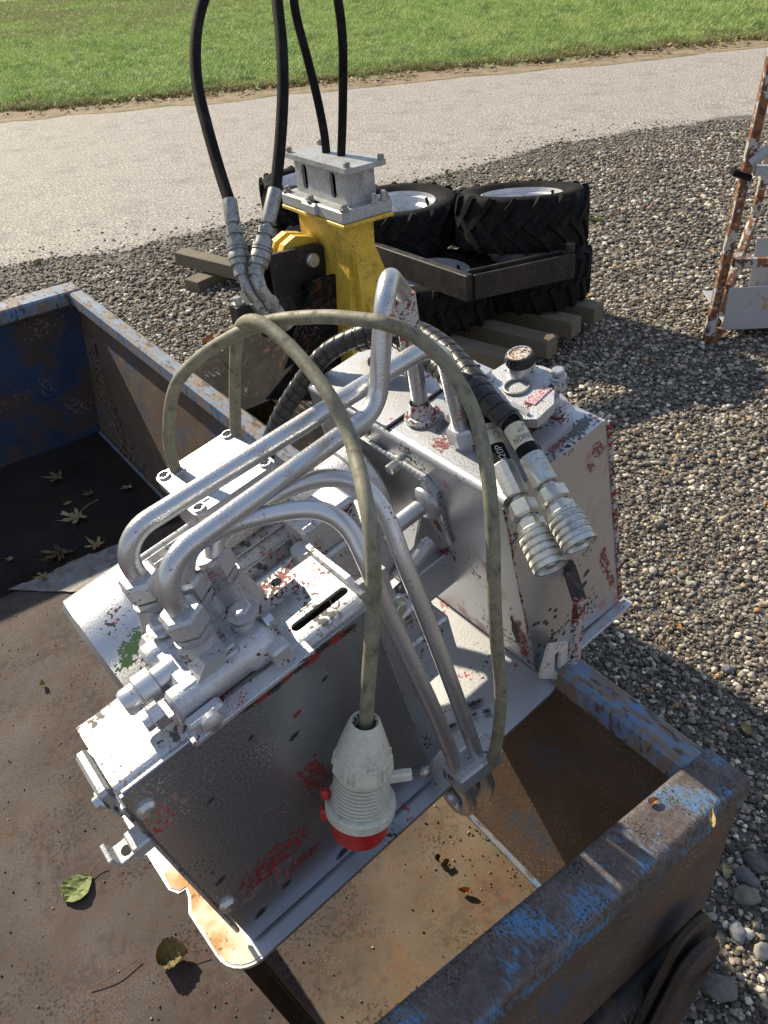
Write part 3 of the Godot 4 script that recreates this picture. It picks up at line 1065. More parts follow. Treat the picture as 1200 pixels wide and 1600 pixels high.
# ---------------------------------------------------------------- the trough
func make_trough() -> void:
	var t := thing("tipping_trough", "long rusty blue steel trough with open front and standing water", "trough", Transform3D(Basis(Vector3.UP, YAW), Vector3.ZERO))
	var g := Geo.new()
	var f := FastNoiseLite.new()
	f.seed = 3
	f.frequency = 2.2
	f.fractal_octaves = 4
	var cols := PackedColorArray()
	var nx := 90
	var nz := 110
	for i in nx + 1:
		for j in nz + 1:
			var px := lerpf(-1.25, 0.611, float(i) / nx)
			var pz := lerpf(-2.75, -0.345, float(j) / nz)
			g.v.append(Vector3(px, 0.18 + 0.0016 * f.get_noise_2d(px * 2, pz * 2), pz))
			g.n.append(Vector3.UP)
			# rust floor tinted paler in the near corner, darker elsewhere
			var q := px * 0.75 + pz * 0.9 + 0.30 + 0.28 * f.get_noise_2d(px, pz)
			var paleness := smoothstep(-0.22, 0.16, q) * (0.70 + 0.4 * f.get_noise_2d(px * 3 + 9, pz * 3))
			var c := Color(0.33, 0.37, 0.48).lerp(Color(0.64, 0.68, 0.66), clampf(paleness, 0, 1))
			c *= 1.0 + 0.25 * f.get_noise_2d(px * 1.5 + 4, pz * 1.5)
			cols.append(c)
	for i in nx:
		for j in nz:
			var a := i * (nz + 1) + j
			g.tri(a, a + 1, a + nz + 1, Vector3.UP)
			g.tri(a + 1, a + nz + 2, a + nz + 1, Vector3.UP)
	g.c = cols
	part("floor_plate", g, M.floor_rust, t)
	g = Geo.new()
	g.face([Vector3(-1.25, 0.17, -2.78), Vector3(0.64, 0.17, -2.78), Vector3(0.64, 0.17, -0.33), Vector3(-1.25, 0.17, -0.33)], Vector3.DOWN)
	g.box(Vector3(-1.256, 0.175, -1.55), Vector3(0.012, 0.012, 2.43))
	part("floor_underside", g, M.black_steel, t)
	# back wall, leaning out, with its box rim
	var w := Geo.new()
	w.prism(PackedVector2Array([Vector2(0.611, 0.17), Vector2(0.672, 0.66), Vector2(0.680, 0.66), Vector2(0.619, 0.17)]), -2.755, -0.335, Transform3D.IDENTITY)
	var back := part("back_wall", w, M.wall_rust, t)
	var weld := Geo.new()
	weld.bar(Vector3(0.606, 0.183, -2.74), Vector3(0.606, 0.183, -0.36), 0.012, 0.012, Vector3(-1, 1, 0), 0.004)
	part("floor_seam", weld, M.rim_blue, back)
	var mud := Geo.new()
	for k in 260:
		var q := rng.randf()
		var z := -2.735 + 0.10 * rng.randf() + 0.40 * pow(1.0 - q, 2.0) * (0.3 + rng.randf() * 0.7)
		var y := 0.19 + q * 0.36
		var x := 0.611 + (y - 0.18) * 0.1245 - 0.001
		var r := rng.randf_range(0.004, 0.012)
		mud.lathe([Vector2(r, 0), Vector2(r * 0.7, r * 0.35), Vector2(0, r * 0.45)], Geo.along(Vector3(x, y, z), Vector3(x - 1, y + 0.12, z + rng.randf_range(-0.4, 0.4))), 6, true)
	tag(part("caked_mud", mud, M.wall_rust, back), "", "", "", "stuff")
	var rim := Geo.new()
	rim.box(Vector3(0.6625, 0.6745, -1.525), Vector3(0.045, 0.048, 2.366), Basis.IDENTITY, 0.007)
	part("back_rim", rim, M.rim_blue, t)
	# far end wall
	var e := Geo.new()
	e.box(Vector3(-0.30, 0.42, -2.755), Vector3(1.93, 0.50, 0.010), Basis.IDENTITY, 0.001)
	part("end_wall", e, M.wall_blue, t)
	var er := Geo.new()
	er.box(Vector3(-0.2825, 0.677, -2.76), Vector3(1.935, 0.046, 0.10), Basis.IDENTITY, 0.006)
	part("end_rim", er, M.rim_blue, t)
	# near end wall: skin outside, wall inside, wide worn rim on top
	var n := Geo.new()
	n.prism(PackedVector2Array([Vector2(-1.25, 0.38), Vector2(0.66, 0.372), Vector2(0.684, 0.69), Vector2(-1.25, 0.69)]), -0.302, -0.290, Transform3D.IDENTITY)
	n.box(Vector3(-0.30, 0.42, -0.345), Vector3(1.83, 0.50, 0.010), Basis.IDENTITY, 0.001)
	n.face([Vector3(-1.25, 0.38, -0.302), Vector3(0.66, 0.372, -0.302), Vector3(0.62, 0.20, -0.34), Vector3(-1.25, 0.20, -0.34)], Vector3(0, -1, 1))
	part("end_wall", n, M.wall_rust, t)
	var nr := Geo.new()
	nr.prism(Geo.rrect(-0.352, 0.652, -0.285, 0.70, 0.010, 5), -1.25, 0.686, Transform3D(Basis(Vector3(0, 0, 1), Vector3(0, 1, 0), Vector3(1, 0, 0)), Vector3.ZERO))
	part("end_rim", nr, M.rim_rust, t)
	var p := Geo.new()
	p.tube(PackedVector3Array([Vector3(0.655, 0.40, -0.285), Vector3(-1.1, 0.37, -0.285)]), 0.026, 20)
	part("pivot_tube", p, M.black_steel, t)
	var a := Geo.new()
	var eye := Vector3(0.560, 0.480, -0.235)
	a.bar(eye, Vector3(0.385, 0.02, -0.235), 0.016, 0.080, Vector3(1, 0, 0), 0.003)
	a.lathe([Vector2(0, -0.008), Vector2(0.037, -0.008), Vector2(0.040, -0.005), Vector2(0.040, 0.005), Vector2(0.037, 0.008), Vector2(0, 0.008)], Geo.along(eye, eye + Vector3(0, 0, 1)), 28)
	var arm := part("coupling_arm", a, M.arm, t)
	var a2 := Geo.new()
	a2.bar(eye + Vector3(0.012, 0.012, -0.022), Vector3(0.385, 0.02, -0.257), 0.012, 0.080, Vector3(1, 0, 0), 0.003)
	a2.lathe([Vector2(0, -0.006), Vector2(0.038, -0.006), Vector2(0.040, -0.004), Vector2(0.040, 0.004), Vector2(0.038, 0.006), Vector2(0, 0.006)], Geo.along(eye + Vector3(0.012, 0.012, -0.022), eye + Vector3(0.012, 0.012, 1)), 28)
	part("arm_plate", a2, M.arm, arm)
	for z in [-0.5, -2.5]:
		var sk := Geo.new()
		sk.box(Vector3(-0.25, 0.085, z), Vector3(1.6, 0.168, 0.10))
		part("skid", sk, M.black_steel, t)
	# water lying in the shaded end
	var wf := Geo.new()
	var x := -1.2
	while x < 0.60:
		var x1 := minf(x + 0.03, 0.606)
		var za := -2.04 + f.get_noise_2d(x * 0.3, 0) * 0.05
		var zb := -2.04 + f.get_noise_2d(x1 * 0.3, 0) * 0.05
		wf.face([Vector3(x, 0.1835, -2.745), Vector3(x1, 0.1835, -2.745), Vector3(x1, 0.1835, zb), Vector3(x, 0.1835, za)], Vector3.UP)
		x = x1
	var painted_sheen := Geo.new()  # patch at the water edge, sky reflection painted as pale colour
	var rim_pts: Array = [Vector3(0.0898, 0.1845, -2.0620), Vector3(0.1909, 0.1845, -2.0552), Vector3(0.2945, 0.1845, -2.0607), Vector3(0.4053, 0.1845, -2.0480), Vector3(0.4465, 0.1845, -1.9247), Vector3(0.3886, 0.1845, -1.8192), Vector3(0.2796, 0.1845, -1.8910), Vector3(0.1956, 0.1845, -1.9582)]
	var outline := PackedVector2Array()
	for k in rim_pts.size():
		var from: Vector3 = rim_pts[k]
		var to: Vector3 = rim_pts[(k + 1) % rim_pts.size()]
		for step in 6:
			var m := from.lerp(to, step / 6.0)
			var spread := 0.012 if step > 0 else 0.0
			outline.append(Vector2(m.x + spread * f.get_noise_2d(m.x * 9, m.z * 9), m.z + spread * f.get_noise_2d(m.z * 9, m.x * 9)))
	painted_sheen.prism(outline, -0.1852, -0.1843, Transform3D(Basis(Vector3(1, 0, 0), Vector3(0, 0, 1), Vector3(0, -1, 0)), Vector3.ZERO))
	var sm := part("painted_sheen", painted_sheen, M.painted_sheen)
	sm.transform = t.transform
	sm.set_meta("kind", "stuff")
	var wm := setting("water", wf, M.water)
	wm.transform = t.transform


# ---------------------------------------------------------------- yellow post on its dark carriage
func make_stand() -> void:
	var xf := Transform3D(Basis(Vector3.UP, YAW), Vector3.ZERO)
	var base := xf * Vector3(1.0, 0, -1.85)
	var o := -Vector3(1.0, 0, -1.85)
	var t := thing("hydraulic_post", "yellow steel post with grey slotted box on top and black bracket", "machine post", Transform3D(xf.basis, base))
	var sh := Transform3D(Basis.IDENTITY, o)
	# column, drawn as its outline and pushed along the trough
	var c := Geo.new()
	c.prism(PackedVector2Array([Vector2(1.088, 1.0), Vector2(1.172, 1.0), Vector2(1.170, 0.93), Vector2(1.215, 0.81), Vector2(1.215, 0.0), Vector2(1.07, 0.0), Vector2(1.07, 0.70), Vector2(1.088, 0.90)]), -1.945, -1.725, sh)
	var col := part("column", c, M.yellow, t)
	var st := Geo.new()
	st.prism(PackedVector2Array([Vector2(1.095, 0.93), Vector2(1.165, 0.86), Vector2(1.20, 0.78), Vector2(1.10, 0.775)]), -1.728, -1.700, sh)
	st.prism(PackedVector2Array([Vector2(1.11, 0.80), Vector2(1.21, 0.815), Vector2(1.215, 0.795), Vector2(1.115, 0.775)]), -1.71, -1.685, sh)
	part("stiffener", st, M.yellow, col)
	for z in [-1.912, -1.868]:
		var lug := Geo.new()
		lug.prism(PackedVector2Array([Vector2(1.10, 0.93), Vector2(1.06, 0.95), Vector2(1.02, 0.96), Vector2(0.985, 0.945), Vector2(0.97, 0.92), Vector2(0.985, 0.885), Vector2(1.05, 0.86), Vector2(1.10, 0.86)]), z - 0.011, z + 0.011, sh)
		part("lug", lug, M.yellow, t)
	var tp := Geo.new()
	tp.box(Vector3(1.137, 1.003, -1.835) + o, Vector3(0.150, 0.010, 0.292), Basis.IDENTITY, 0.002)
	part("top_plate", tp, M.yellow, t)
	# grey cast box
	var b := Geo.new()
	b.box(Vector3(1.137, 1.0235, -1.835) + o, Vector3(0.148, 0.031, 0.288), Basis.IDENTITY, 0.004)
	b.box(Vector3(1.070, 1.0235, -1.835) + o, Vector3(0.03, 0.031, 0.07), Basis.IDENTITY, 0.006)
	var flange := part("box_flange", b, M.cast_alu, t)
	for q in [[1.075, -1.965], [1.075, -1.70], [1.2, -1.705], [1.2, -1.965], [1.066, -1.835]]:
		var bo := Geo.new()
		bo.bolt(Vector3(q[0], 1.0395, q[1]) + o, Vector3.UP, 0.008, 0.014)
		part("bolt", bo, M.zinc_dull, flange)
	for q in [[1.16, -1.700], [1.19, -1.70]]:
		var bo := Geo.new()
		bo.bolt(Vector3(q[0], 1.0395, q[1]) + o, Vector3.UP, 0.007, 0.022)
		part("bolt", bo, M.zinc, flange)
	var bx := Geo.new()
	# walls, the left one with two slots
	var face := Transform3D(Basis(Vector3(0, 0, 1), Vector3(0, 1, 0), Vector3(1, 0, 0)), o)
	var slots := []
	for z in [-1.905, -1.775]:
		slots.append(Geo.rrect(z - 0.0125, 1.050, z + 0.0125, 1.111, 0.012, 6))
	bx.prism(PackedVector2Array([Vector2(-1.95, 1.038), Vector2(-1.72, 1.038), Vector2(-1.72, 1.12), Vector2(-1.95, 1.12)]), 1.098, 1.106, face, slots)
	bx.box(Vector3(1.141, 1.079, -1.724) + o, Vector3(0.07, 0.082, 0.008), Basis.IDENTITY, 0.0)
	bx.box(Vector3(1.141, 1.079, -1.946) + o, Vector3(0.07, 0.082, 0.008), Basis.IDENTITY, 0.0)
	bx.box(Vector3(1.180, 1.079, -1.835) + o, Vector3(0.008, 0.082, 0.23), Basis.IDENTITY, 0.001)
	bx.box(Vector3(1.100, 1.079, -1.716) + o, Vector3(0.012, 0.082, 0.012), Basis.IDENTITY, 0.005)
	part("box_body", bx, M.cast_alu, t)
	var dk := Geo.new()
	dk.box(Vector3(1.143, 1.079, -1.835) + o, Vector3(0.058, 0.078, 0.20))
	part("valve_core", dk, M.black, t)
	var lid := Geo.new()
	lid.prism(Geo.rrect(1.083, -1.972, 1.200, -1.688, 0.006, 4), -1.132, -1.120, Transform3D(Basis(Vector3(1, 0, 0), Vector3(0, 0, 1), Vector3(0, -1, 0)), o))
	var ld := part("box_lid", lid, M.cast_alu, t)
	for q in [[1.094, -1.962], [1.094, -1.700], [1.190, -1.698], [1.188, -1.962]]:
		var bo := Geo.new()
		bo.bolt(Vector3(q[0], 1.132, q[1]) + o, Vector3.UP, 0.008, 0.012, false)
		part("bolt", bo, M.zinc_dull, ld)
	# black bracket that holds the lugs
	for z in [-1.84, -1.955]:
		var pl := Geo.new()
		var holes := []
		if z > -1.9:
			holes = [Geo.disc(1.02, 0.835, 0.015, 18), Geo.disc(1.02, 0.765, 0.015, 18), Geo.disc(1.02, 0.69, 0.015, 18)]
		var outl := PackedVector2Array([Vector2(0.93, 0.30), Vector2(1.085, 0.30), Vector2(1.085, 0.915)])
		for k in 6:
			var an := PI / 2 * k / 5.0
			outl.append(Vector2(1.065 + 0.02 * cos(an), 0.915 + 0.02 * sin(an)))
		outl.append(Vector2(0.93, 0.94))
		pl.prism(outl, z - 0.006, z + 0.006, sh, holes)
		part("bracket_plate", pl, M.black_steel, t)
	var spine := Geo.new()
	spine.box(Vector3(1.08, 0.62, -1.90) + o, Vector3(0.012, 0.62, 0.10))
	part("bracket_spine", spine, M.black_steel, t)
	var pin := Geo.new()
	pin.lathe([Vector2(0.019, 0), Vector2(0.019, 0.010), Vector2(0.015, 0.014), Vector2(0, 0.014)], Geo.along(Vector3(1.045, 0.898, -1.834) + o, Vector3(1.045, 0.898, 0)  + o), 28)
	pin.tube(PackedVector3Array([Vector3(1.045, 0.898, -1.834) + o, Vector3(1.045, 0.898, -1.96) + o]), 0.014, 16)
	part("pin", pin, M.zinc, t)
	# dark carriage on the ground
	var fr := Geo.new()
	fr.prism(PackedVector2Array([Vector2(0.735, -2.14), Vector2(1.06, -2.14), Vector2(1.06, -1.20), Vector2(0.735, -1.20)]), -0.60, -0.588, Transform3D(Basis(Vector3(1, 0, 0), Vector3(0, 0, 1), Vector3(0, -1, 0)), o), [PackedVector2Array([Vector2(0.757, -1.77), Vector2(0.835, -1.77), Vector2(0.835, -1.66), Vector2(0.757, -1.66)])])
	part("deck_plate", fr, M.carriage, t)
	for z in [-2.13, -1.22]:
		var sk := Geo.new()
		sk.prism(PackedVector2Array([Vector2(0.74, 0.0), Vector2(1.05, 0.0), Vector2(1.05, 0.587), Vector2(0.74, 0.587)]), z, z + 0.012, sh)
		part("deck_leg", sk, M.carriage, t)
	var gu := Geo.new()
	gu.prism(PackedVector2Array([Vector2(0.86, 0.601), Vector2(1.09, 0.601), Vector2(1.09, 0.86), Vector2(1.02, 0.86)]), -1.80, -1.788, sh)
	gu.bar(Vector3(0.83, 0.602, -1.93) + o, Vector3(1.03, 0.76, -1.90) + o, 0.30, 0.010, Vector3(-1, 1, 0))
	part("gusset", gu, M.carriage, t)
	var hk := Geo.new()
	hk.box(Vector3(0.712, 0.925, -1.575) + o, Vector3(0.040, 0.055, 0.040))
	part("hose_holder", hk, M.frame_steel, t)
	var hp2 := Geo.new()
	hp2.bar(Vector3(0.73, 0.92, -1.60) + o, Vector3(0.95, 0.90, -1.95) + o, 0.03, 0.035)
	part("holder_arm", hp2, M.black_steel, t)
	var bn := Geo.new()
	bn.bolt(Vector3(0.706, 0.952, -1.578) + o, Vector3.UP, 0.010, 0.016)
	part("bolt", bn, M.zinc, t)

	# hoses: two end in couplings at the bracket, two dive into the box
	var spec := [["C", [Vector3(1.0196, 1.5418, -2.0197), Vector3(0.9387, 1.4772, -1.9727), Vector3(0.8767, 1.4131, -1.9140), Vector3(0.8308, 1.3372, -1.8493), Vector3(0.8011, 1.2615, -1.7743), Vector3(0.7761, 1.1871, -1.6974), Vector3(0.7589, 1.1409, -1.6396)], [Vector3(0.7599, 1.1430, -1.6407), Vector3(0.7419, 1.1067, -1.6066), Vector3(0.7095, 1.0211, -1.5396), Vector3(0.7096, 0.9989, -1.5204), Vector3(0.7384, 0.9220, -1.4945)], "black hose with zinc coupling, farthest left of the four rising hoses"], ["D", [Vector3(1.0675, 1.5353, -1.8655), Vector3(1.0285, 1.4695, -1.8051), Vector3(0.9869, 1.3942, -1.7381), Vector3(0.9462, 1.3196, -1.6859), Vector3(0.8941, 1.2357, -1.6331), Vector3(0.8383, 1.1532, -1.5839)], [Vector3(0.8394, 1.1554, -1.5851), Vector3(0.7946, 1.1040, -1.5554), Vector3(0.7273, 1.0224, -1.5144), Vector3(0.7264, 1.0003, -1.4961), Vector3(0.7589, 0.9268, -1.4854)], "black hose with zinc coupling, second from left of the rising hoses"]]
	for s in spec:
		var hp: Array = s[1]
		var fp: Array = s[2]
		var at: Vector3 = hp[hp.size() - 1]
		var h := thing("hydraulic_hose", s[3], "hose", Transform3D(xf.basis, xf * at), "black hoses at the yellow post")
		var g := Geo.new()
		g.tube(Geo.smooth(hp.map(func(p): return p - at), 6), 0.0125, 16)
		part("hose", g, M.rubber, h)
		var q := fp.map(func(p): return p - at)
		var k := Geo.new()
		k.lathe([Vector2(0.0125, 0), Vector2(0.0155, 0.0), Vector2(0.0155, 0.9), Vector2(0.013, 1.0), Vector2(0, 1.0)].map(func(p): return Vector2(p.x, p.y * q[0].distance_to(q[1]))), Geo.along(q[0], q[1]), 20)
		part("ferrule", k, M.zinc_dull, h)
		var l: float = q[1].distance_to(q[2])
		var cp := Geo.new()
		var a := Geo.along(q[1], q[2])
		cp.lathe([Vector2(0.009, 0), Vector2(0.009, 0.08), Vector2(0.017, 0.09), Vector2(0.017, 0.22), Vector2(0.013, 0.23), Vector2(0.013, 0.28), Vector2(0.019, 0.29), Vector2(0.019, 0.42), Vector2(0.0225, 0.43), Vector2(0.0225, 0.47), Vector2(0.0205, 0.48), Vector2(0.0225, 0.49), Vector2(0.0225, 0.53), Vector2(0.020, 0.54), Vector2(0.0215, 0.56), Vector2(0.0215, 0.68), Vector2(0.019, 0.69), Vector2(0.021, 0.71), Vector2(0.020, 0.80), Vector2(0.0155, 0.82), Vector2(0.0155, 1.0), Vector2(0, 1.0)].map(func(p): return Vector2(p.x, p.y * l)), a, 24)
		nut(cp, a * Vector3(0, l * 0.09, 0), a.basis.y, 0.0185, l * 0.12)
		part("coupling", cp, M.zinc_dull, h)
		var el := Geo.new()
		el.tube(Geo.bends([q[2] - (q[2] - q[1]).normalized() * 0.01, q[3], q[4]], 0.02), 0.0125, 16)
		nut(el, q[3] + (q[4] - q[3]) * 0.30, (q[4] - q[3]).normalized(), 0.0165, 0.02)
		el.lathe([Vector2(0.0145, 0), Vector2(0.0145, 0.05), Vector2(0, 0.05)], Geo.along(q[3] + (q[4] - q[3]) * 0.62, q[4]), 18)
		part("elbow", el, M.zinc_dull, h)
	for s in [[[Vector3(1.1500, 1.1290, -1.8740), Vector3(1.1500, 1.1807, -1.8742), Vector3(1.1500, 1.2579, -1.8882), Vector3(1.1500, 1.3386, -1.9117), Vector3(1.1500, 1.4295, -1.9397), Vector3(1.1500, 1.5170, -1.9354)], "black hose rising from the grey box, left one of its pair"], [[Vector3(1.1550, 1.1284, -1.8156), Vector3(1.1550, 1.2100, -1.7940), Vector3(1.1550, 1.3065, -1.7726), Vector3(1.1550, 1.3837, -1.7601), Vector3(1.1550, 1.4565, -1.7634), Vector3(1.1550, 1.5264, -1.7814)], "black hose rising from the grey box, right one of its pair"]]:
		var hp: Array = s[0]
		var at: Vector3 = hp[0]
		var g := Geo.new()
		g.tube(Geo.smooth(hp.map(func(p): return p - at), 6), 0.0105, 16)
		single("hydraulic_hose", g, M.rubber, s[1], "hose", Transform3D(xf.basis, xf * at), "black hoses at the yellow post")


# ---------------------------------------------------------------- wheels, pallet and frame behind the machine
func make_wheels() -> void:
	var p := thing("timber_pallet", "weathered pallet of square timbers under the tractor wheels", "pallet", Transform3D(Basis.IDENTITY, Vector3(-0.1, 0, -3.9)))
	var o := -Vector3(-0.1, 0, -3.9)
	var dir := Vector3(0.73, 0, 0.68).normalized()
	for q in [Vector3(0.755, 0.105, -3.12), Vector3(0.895, 0.105, -3.285), Vector3(1.025, 0.105, -3.405), Vector3(0.60, 0.105, -2.98)]:
		var g := Geo.new()
		var length := 2.42
		if q.x > 0.8: length = 2.05
		if q.x < 0.7: length = 1.3
		g.bar(q + o - dir * length, q + o, 0.085, 0.075, Vector3.UP, 0.003)
		part("timber", g, M.wood, p)
	for s in [0.25, 1.2, 2.15]:
		var g := Geo.new()
		var c: Vector3 = Vector3(0.83, 0.032, -3.2) - dir * s
		var side := Vector3(dir.z, 0, -dir.x)
		g.bar(c + o - side * 0.27, c + o + side * 0.27, 0.12, 0.062, Vector3.UP, 0.003)
		part("cross_timber", g, M.wood, p)
	var lo := 0.1455
	wheel("tractor_wheel", "black block-tread wheel lying lowest left, under the steel frame corner", Transform3D(Basis(Vector3.UP, 0.3), Vector3(0.30, lo + 0.105, -3.50)), 0.285, 0.20, 20, 0.13)
	wheel("tractor_wheel", "black wheel lying on the timber ends under the tilted top wheel", Transform3D(Basis(Vector3.UP, 0.8), Vector3(0.745, lo + 0.105, -3.63)), 0.285, 0.20, 20, 0.13)
	wheel("tractor_wheel", "black bar-tread wheel with silver rim just right of the yellow post", Transform3D(Basis(Vector3.UP, 0.1), Vector3(0.20, 0.455, -3.87)), 0.285, 0.20, 17, 0.42)
	wheel("tractor_wheel", "topmost black bar-tread wheel, tilted, its silver rim facing up", Transform3D(Basis(Vector3.FORWARD, 0.02) * Basis(Vector3.RIGHT, -0.13), Vector3(0.72, 0.490, -3.64)), 0.288, 0.225, 17, 0.42)
	wheel("tractor_wheel", "dark wheel on the pallet half hidden behind the grey slotted box", Transform3D(Basis(Vector3.UP, 0.5), Vector3(-0.22, 0.50, -4.30)), 0.24, 0.18, 17, 0.42)
	wheel("tractor_wheel", "lowest dark wheel behind the yellow post, carrying another wheel", Transform3D(Basis(Vector3.UP, 0.9), Vector3(-0.19, lo + 0.12, -4.22)), 0.27, 0.22, 18, 0.4)
	# frame of channel steel lying on the wheels
	var f := thing("steel_frame", "black channel steel frame lying across the lower wheels", "frame", Transform3D(Basis.IDENTITY, Vector3(0.42, 0.35, -3.10)))
	var fo := -Vector3(0.42, 0.35, -3.10)
	var c0 := Vector3(0.417, 0.40, -3.09) + fo
	var cl := Vector3(0.00, 0.40, -3.69) + fo
	var cr := Vector3(0.85, 0.40, -3.225) + fo
	var bar := Geo.new()
	bar.bar(c0, cl, 0.035, 0.105, Vector3.UP, 0.003)
	part("long_bar", bar, M.frame_steel, f)
	var ch := Geo.new()
	var d := (cr - c0).normalized()
	var side := Vector3(d.z, 0, -d.x)
	ch.bar(c0 + d * 0.018, cr, 0.012, 0.10, Vector3.UP, 0.002)
	ch.bar(c0 + d * 0.018 + side * 0.06, cr + side * 0.06, 0.012, 0.10, Vector3.UP, 0.002)
	ch.bar(c0 + d * 0.02 + side * 0.03 - Vector3(0, 0.044, 0), cr + side * 0.03 - Vector3(0, 0.044, 0), 0.05, 0.010, Vector3.UP, 0.001)
	part("channel", ch, M.frame_steel, f)
	var en := Geo.new()
	en.box(cr + side * 0.03 - d * 0.01, Vector3(0.03, 0.10, 0.075), Basis(Vector3.UP, atan2(-d.z, d.x)), 0.004)
	en.lathe([Vector2(0.02, 0), Vector2(0.02, 0.03), Vector2(0, 0.03)], Geo.along(cr + side * 0.03 + Vector3(0, 0.05, 0), cr + side * 0.03 + Vector3(0, 1, 0)), 12)
	part("end_plate", en, M.black_steel, f)
	var b2 := Geo.new()
	b2.bar(cl, cl + d * 0.7, 0.035, 0.10, Vector3.UP, 0.003)
	part("cross_bar", b2, M.frame_steel, f)


# ---------------------------------------------------------------- rusty platform steps at the right
func make_cart() -> void:
	var t := thing("platform_steps", "rusty grey steel platform steps with a perforated tray", "steps", Transform3D(Basis(Vector3.UP, -0.12), Vector3(1.455, 0, -3.24)))
	var lean := Vector3(0.085, 1.35, 0.0)
	var back := Vector3(0.36, 0, -0.30)
	for k in 2:
		var g := Geo.new()
		g.bar(Vector3(0, 0, 0), lean, 0.036, 0.036, Vector3.FORWARD, 0.003)
		if k == 1:
			g = Geo.new()
			g.bar(Vector3(0.55, 0, 0), Vector3(0.55, 0, 0) + lean, 0.036, 0.036, Vector3.FORWARD, 0.003)
		part("upright", g, M.cart_rust, t)
	for k in 2:
		var g := Geo.new()
		var x := 0.0 if k == 0 else 0.55
		g.bar(Vector3(x + 0.02, 0.02, -0.02), Vector3(x + 0.22, 0.42, -0.34), 0.034, 0.034, Vector3.FORWARD, 0.003)
		g.bar(Vector3(x + 0.22, 0.42, -0.34), Vector3(x + 0.26, 1.25, -0.30), 0.030, 0.030, Vector3.FORWARD, 0.003)
		part("rear_brace", g, M.cart_rust, t)
	for y in [0.70, 0.345]:
		var g := Geo.new()
		g.bar(Vector3(0.03 + y * 0.06, y, 0), Vector3(0.57, y - 0.02, 0), 0.026, 0.036, Vector3.UP, 0.003)
		part("rung", g, M.cart_rust if y < 0.5 else M.cart_grey, t)
	var hr := Geo.new()
	hr.tube(Geo.bends([Vector3(0.05, 0.73, 0.01), Vector3(0.14, 0.80, 0.02), Vector3(0.45, 0.98, 0.05)], 0.05), 0.02, 16)
	part("handrail", hr, M.cart_grey, t)
	var strap := Geo.new()
	strap.box(Vector3(0.025, 0.69, 0.005), Vector3(0.075, 0.022, 0.05), Basis(Vector3.FORWARD, 0.35))
	part("strap", strap, M.rubber, t)
	var bx := Geo.new()
	bx.box(Vector3(0.30, 0.15, 0.012), Vector3(0.50, 0.185, 0.004), Basis.IDENTITY, 0.001)
	part("front_panel", bx, M.cart_grey, t)
	var sh := Geo.new()
	sh.box(Vector3(0.30, 0.09, -0.17), Vector3(0.50, 0.004, 0.35), Basis.IDENTITY, 0.001)
	sh.box(Vector3(0.45, 0.20, -0.345), Vector3(0.40, 0.24, 0.004), Basis.IDENTITY, 0.001)
	part("tray_floor", sh, M.cart_grey, t)
	var grid := Geo.new()
	var holes := []
	for i in 4:
		for j in 4:
			holes.append(Geo.disc(0.12 + i * 0.03, 0.06 + j * 0.035, 0.010, 8))
	grid.prism(PackedVector2Array([Vector2(0.09, 0.03), Vector2(0.5, 0.03), Vector2(0.5, 0.2), Vector2(0.09, 0.2)]), 0.13, 0.134, Transform3D(Basis(Vector3(1, 0, 0), Vector3(0, 0, -1), Vector3(0, 1, 0)), Vector3.ZERO), holes)
	part("perforated_tread", grid, M.cart_grey, t)
	var sl := Geo.new()
	sl.bar(Vector3(0.055, 0.235, -0.015), Vector3(0.21, 0.41, -0.31), 0.022, 0.030, Vector3.UP, 0.001)
	part("side_bar", sl, M.cart_rust, t)
	var ft := Geo.new()
	ft.prism(PackedVector2Array([Vector2(0.0, 0.0), Vector2(0.03, 0.0), Vector2(0.07, 0.06), Vector2(0.01, 0.06)]), -0.016, 0.016, Transform3D.IDENTITY)
	part("foot", ft, M.cart_rust, t)


# ---------------------------------------------------------------- the silver hydraulic power pack
const PACK := Basis(Vector3(0.80844741, 0.20009038, -0.55351298), Vector3(-0.16329048, 0.97977241, 0.11568161), Vector3(0.56546353, -0.00313909, 0.82476733))
const PACK_AT := Vector3(0.22450241, 0.66, -0.82653194)

func make_power_pack() -> void:
	var t := thing("hydraulic_power_pack", "silver painted hydraulic power pack with oil tank, motor and bent pipes", "power pack", Transform3D(PACK, PACK_AT))
	make_base_tray(t)
	make_casing(t)
	make_valve(t)
	make_motor(t)
	make_tank(t)
	make_pipes(t)
	make_wear(t.get_node("front_panel"), t.get_node("oil_tank"), t.get_node("base_plate"))

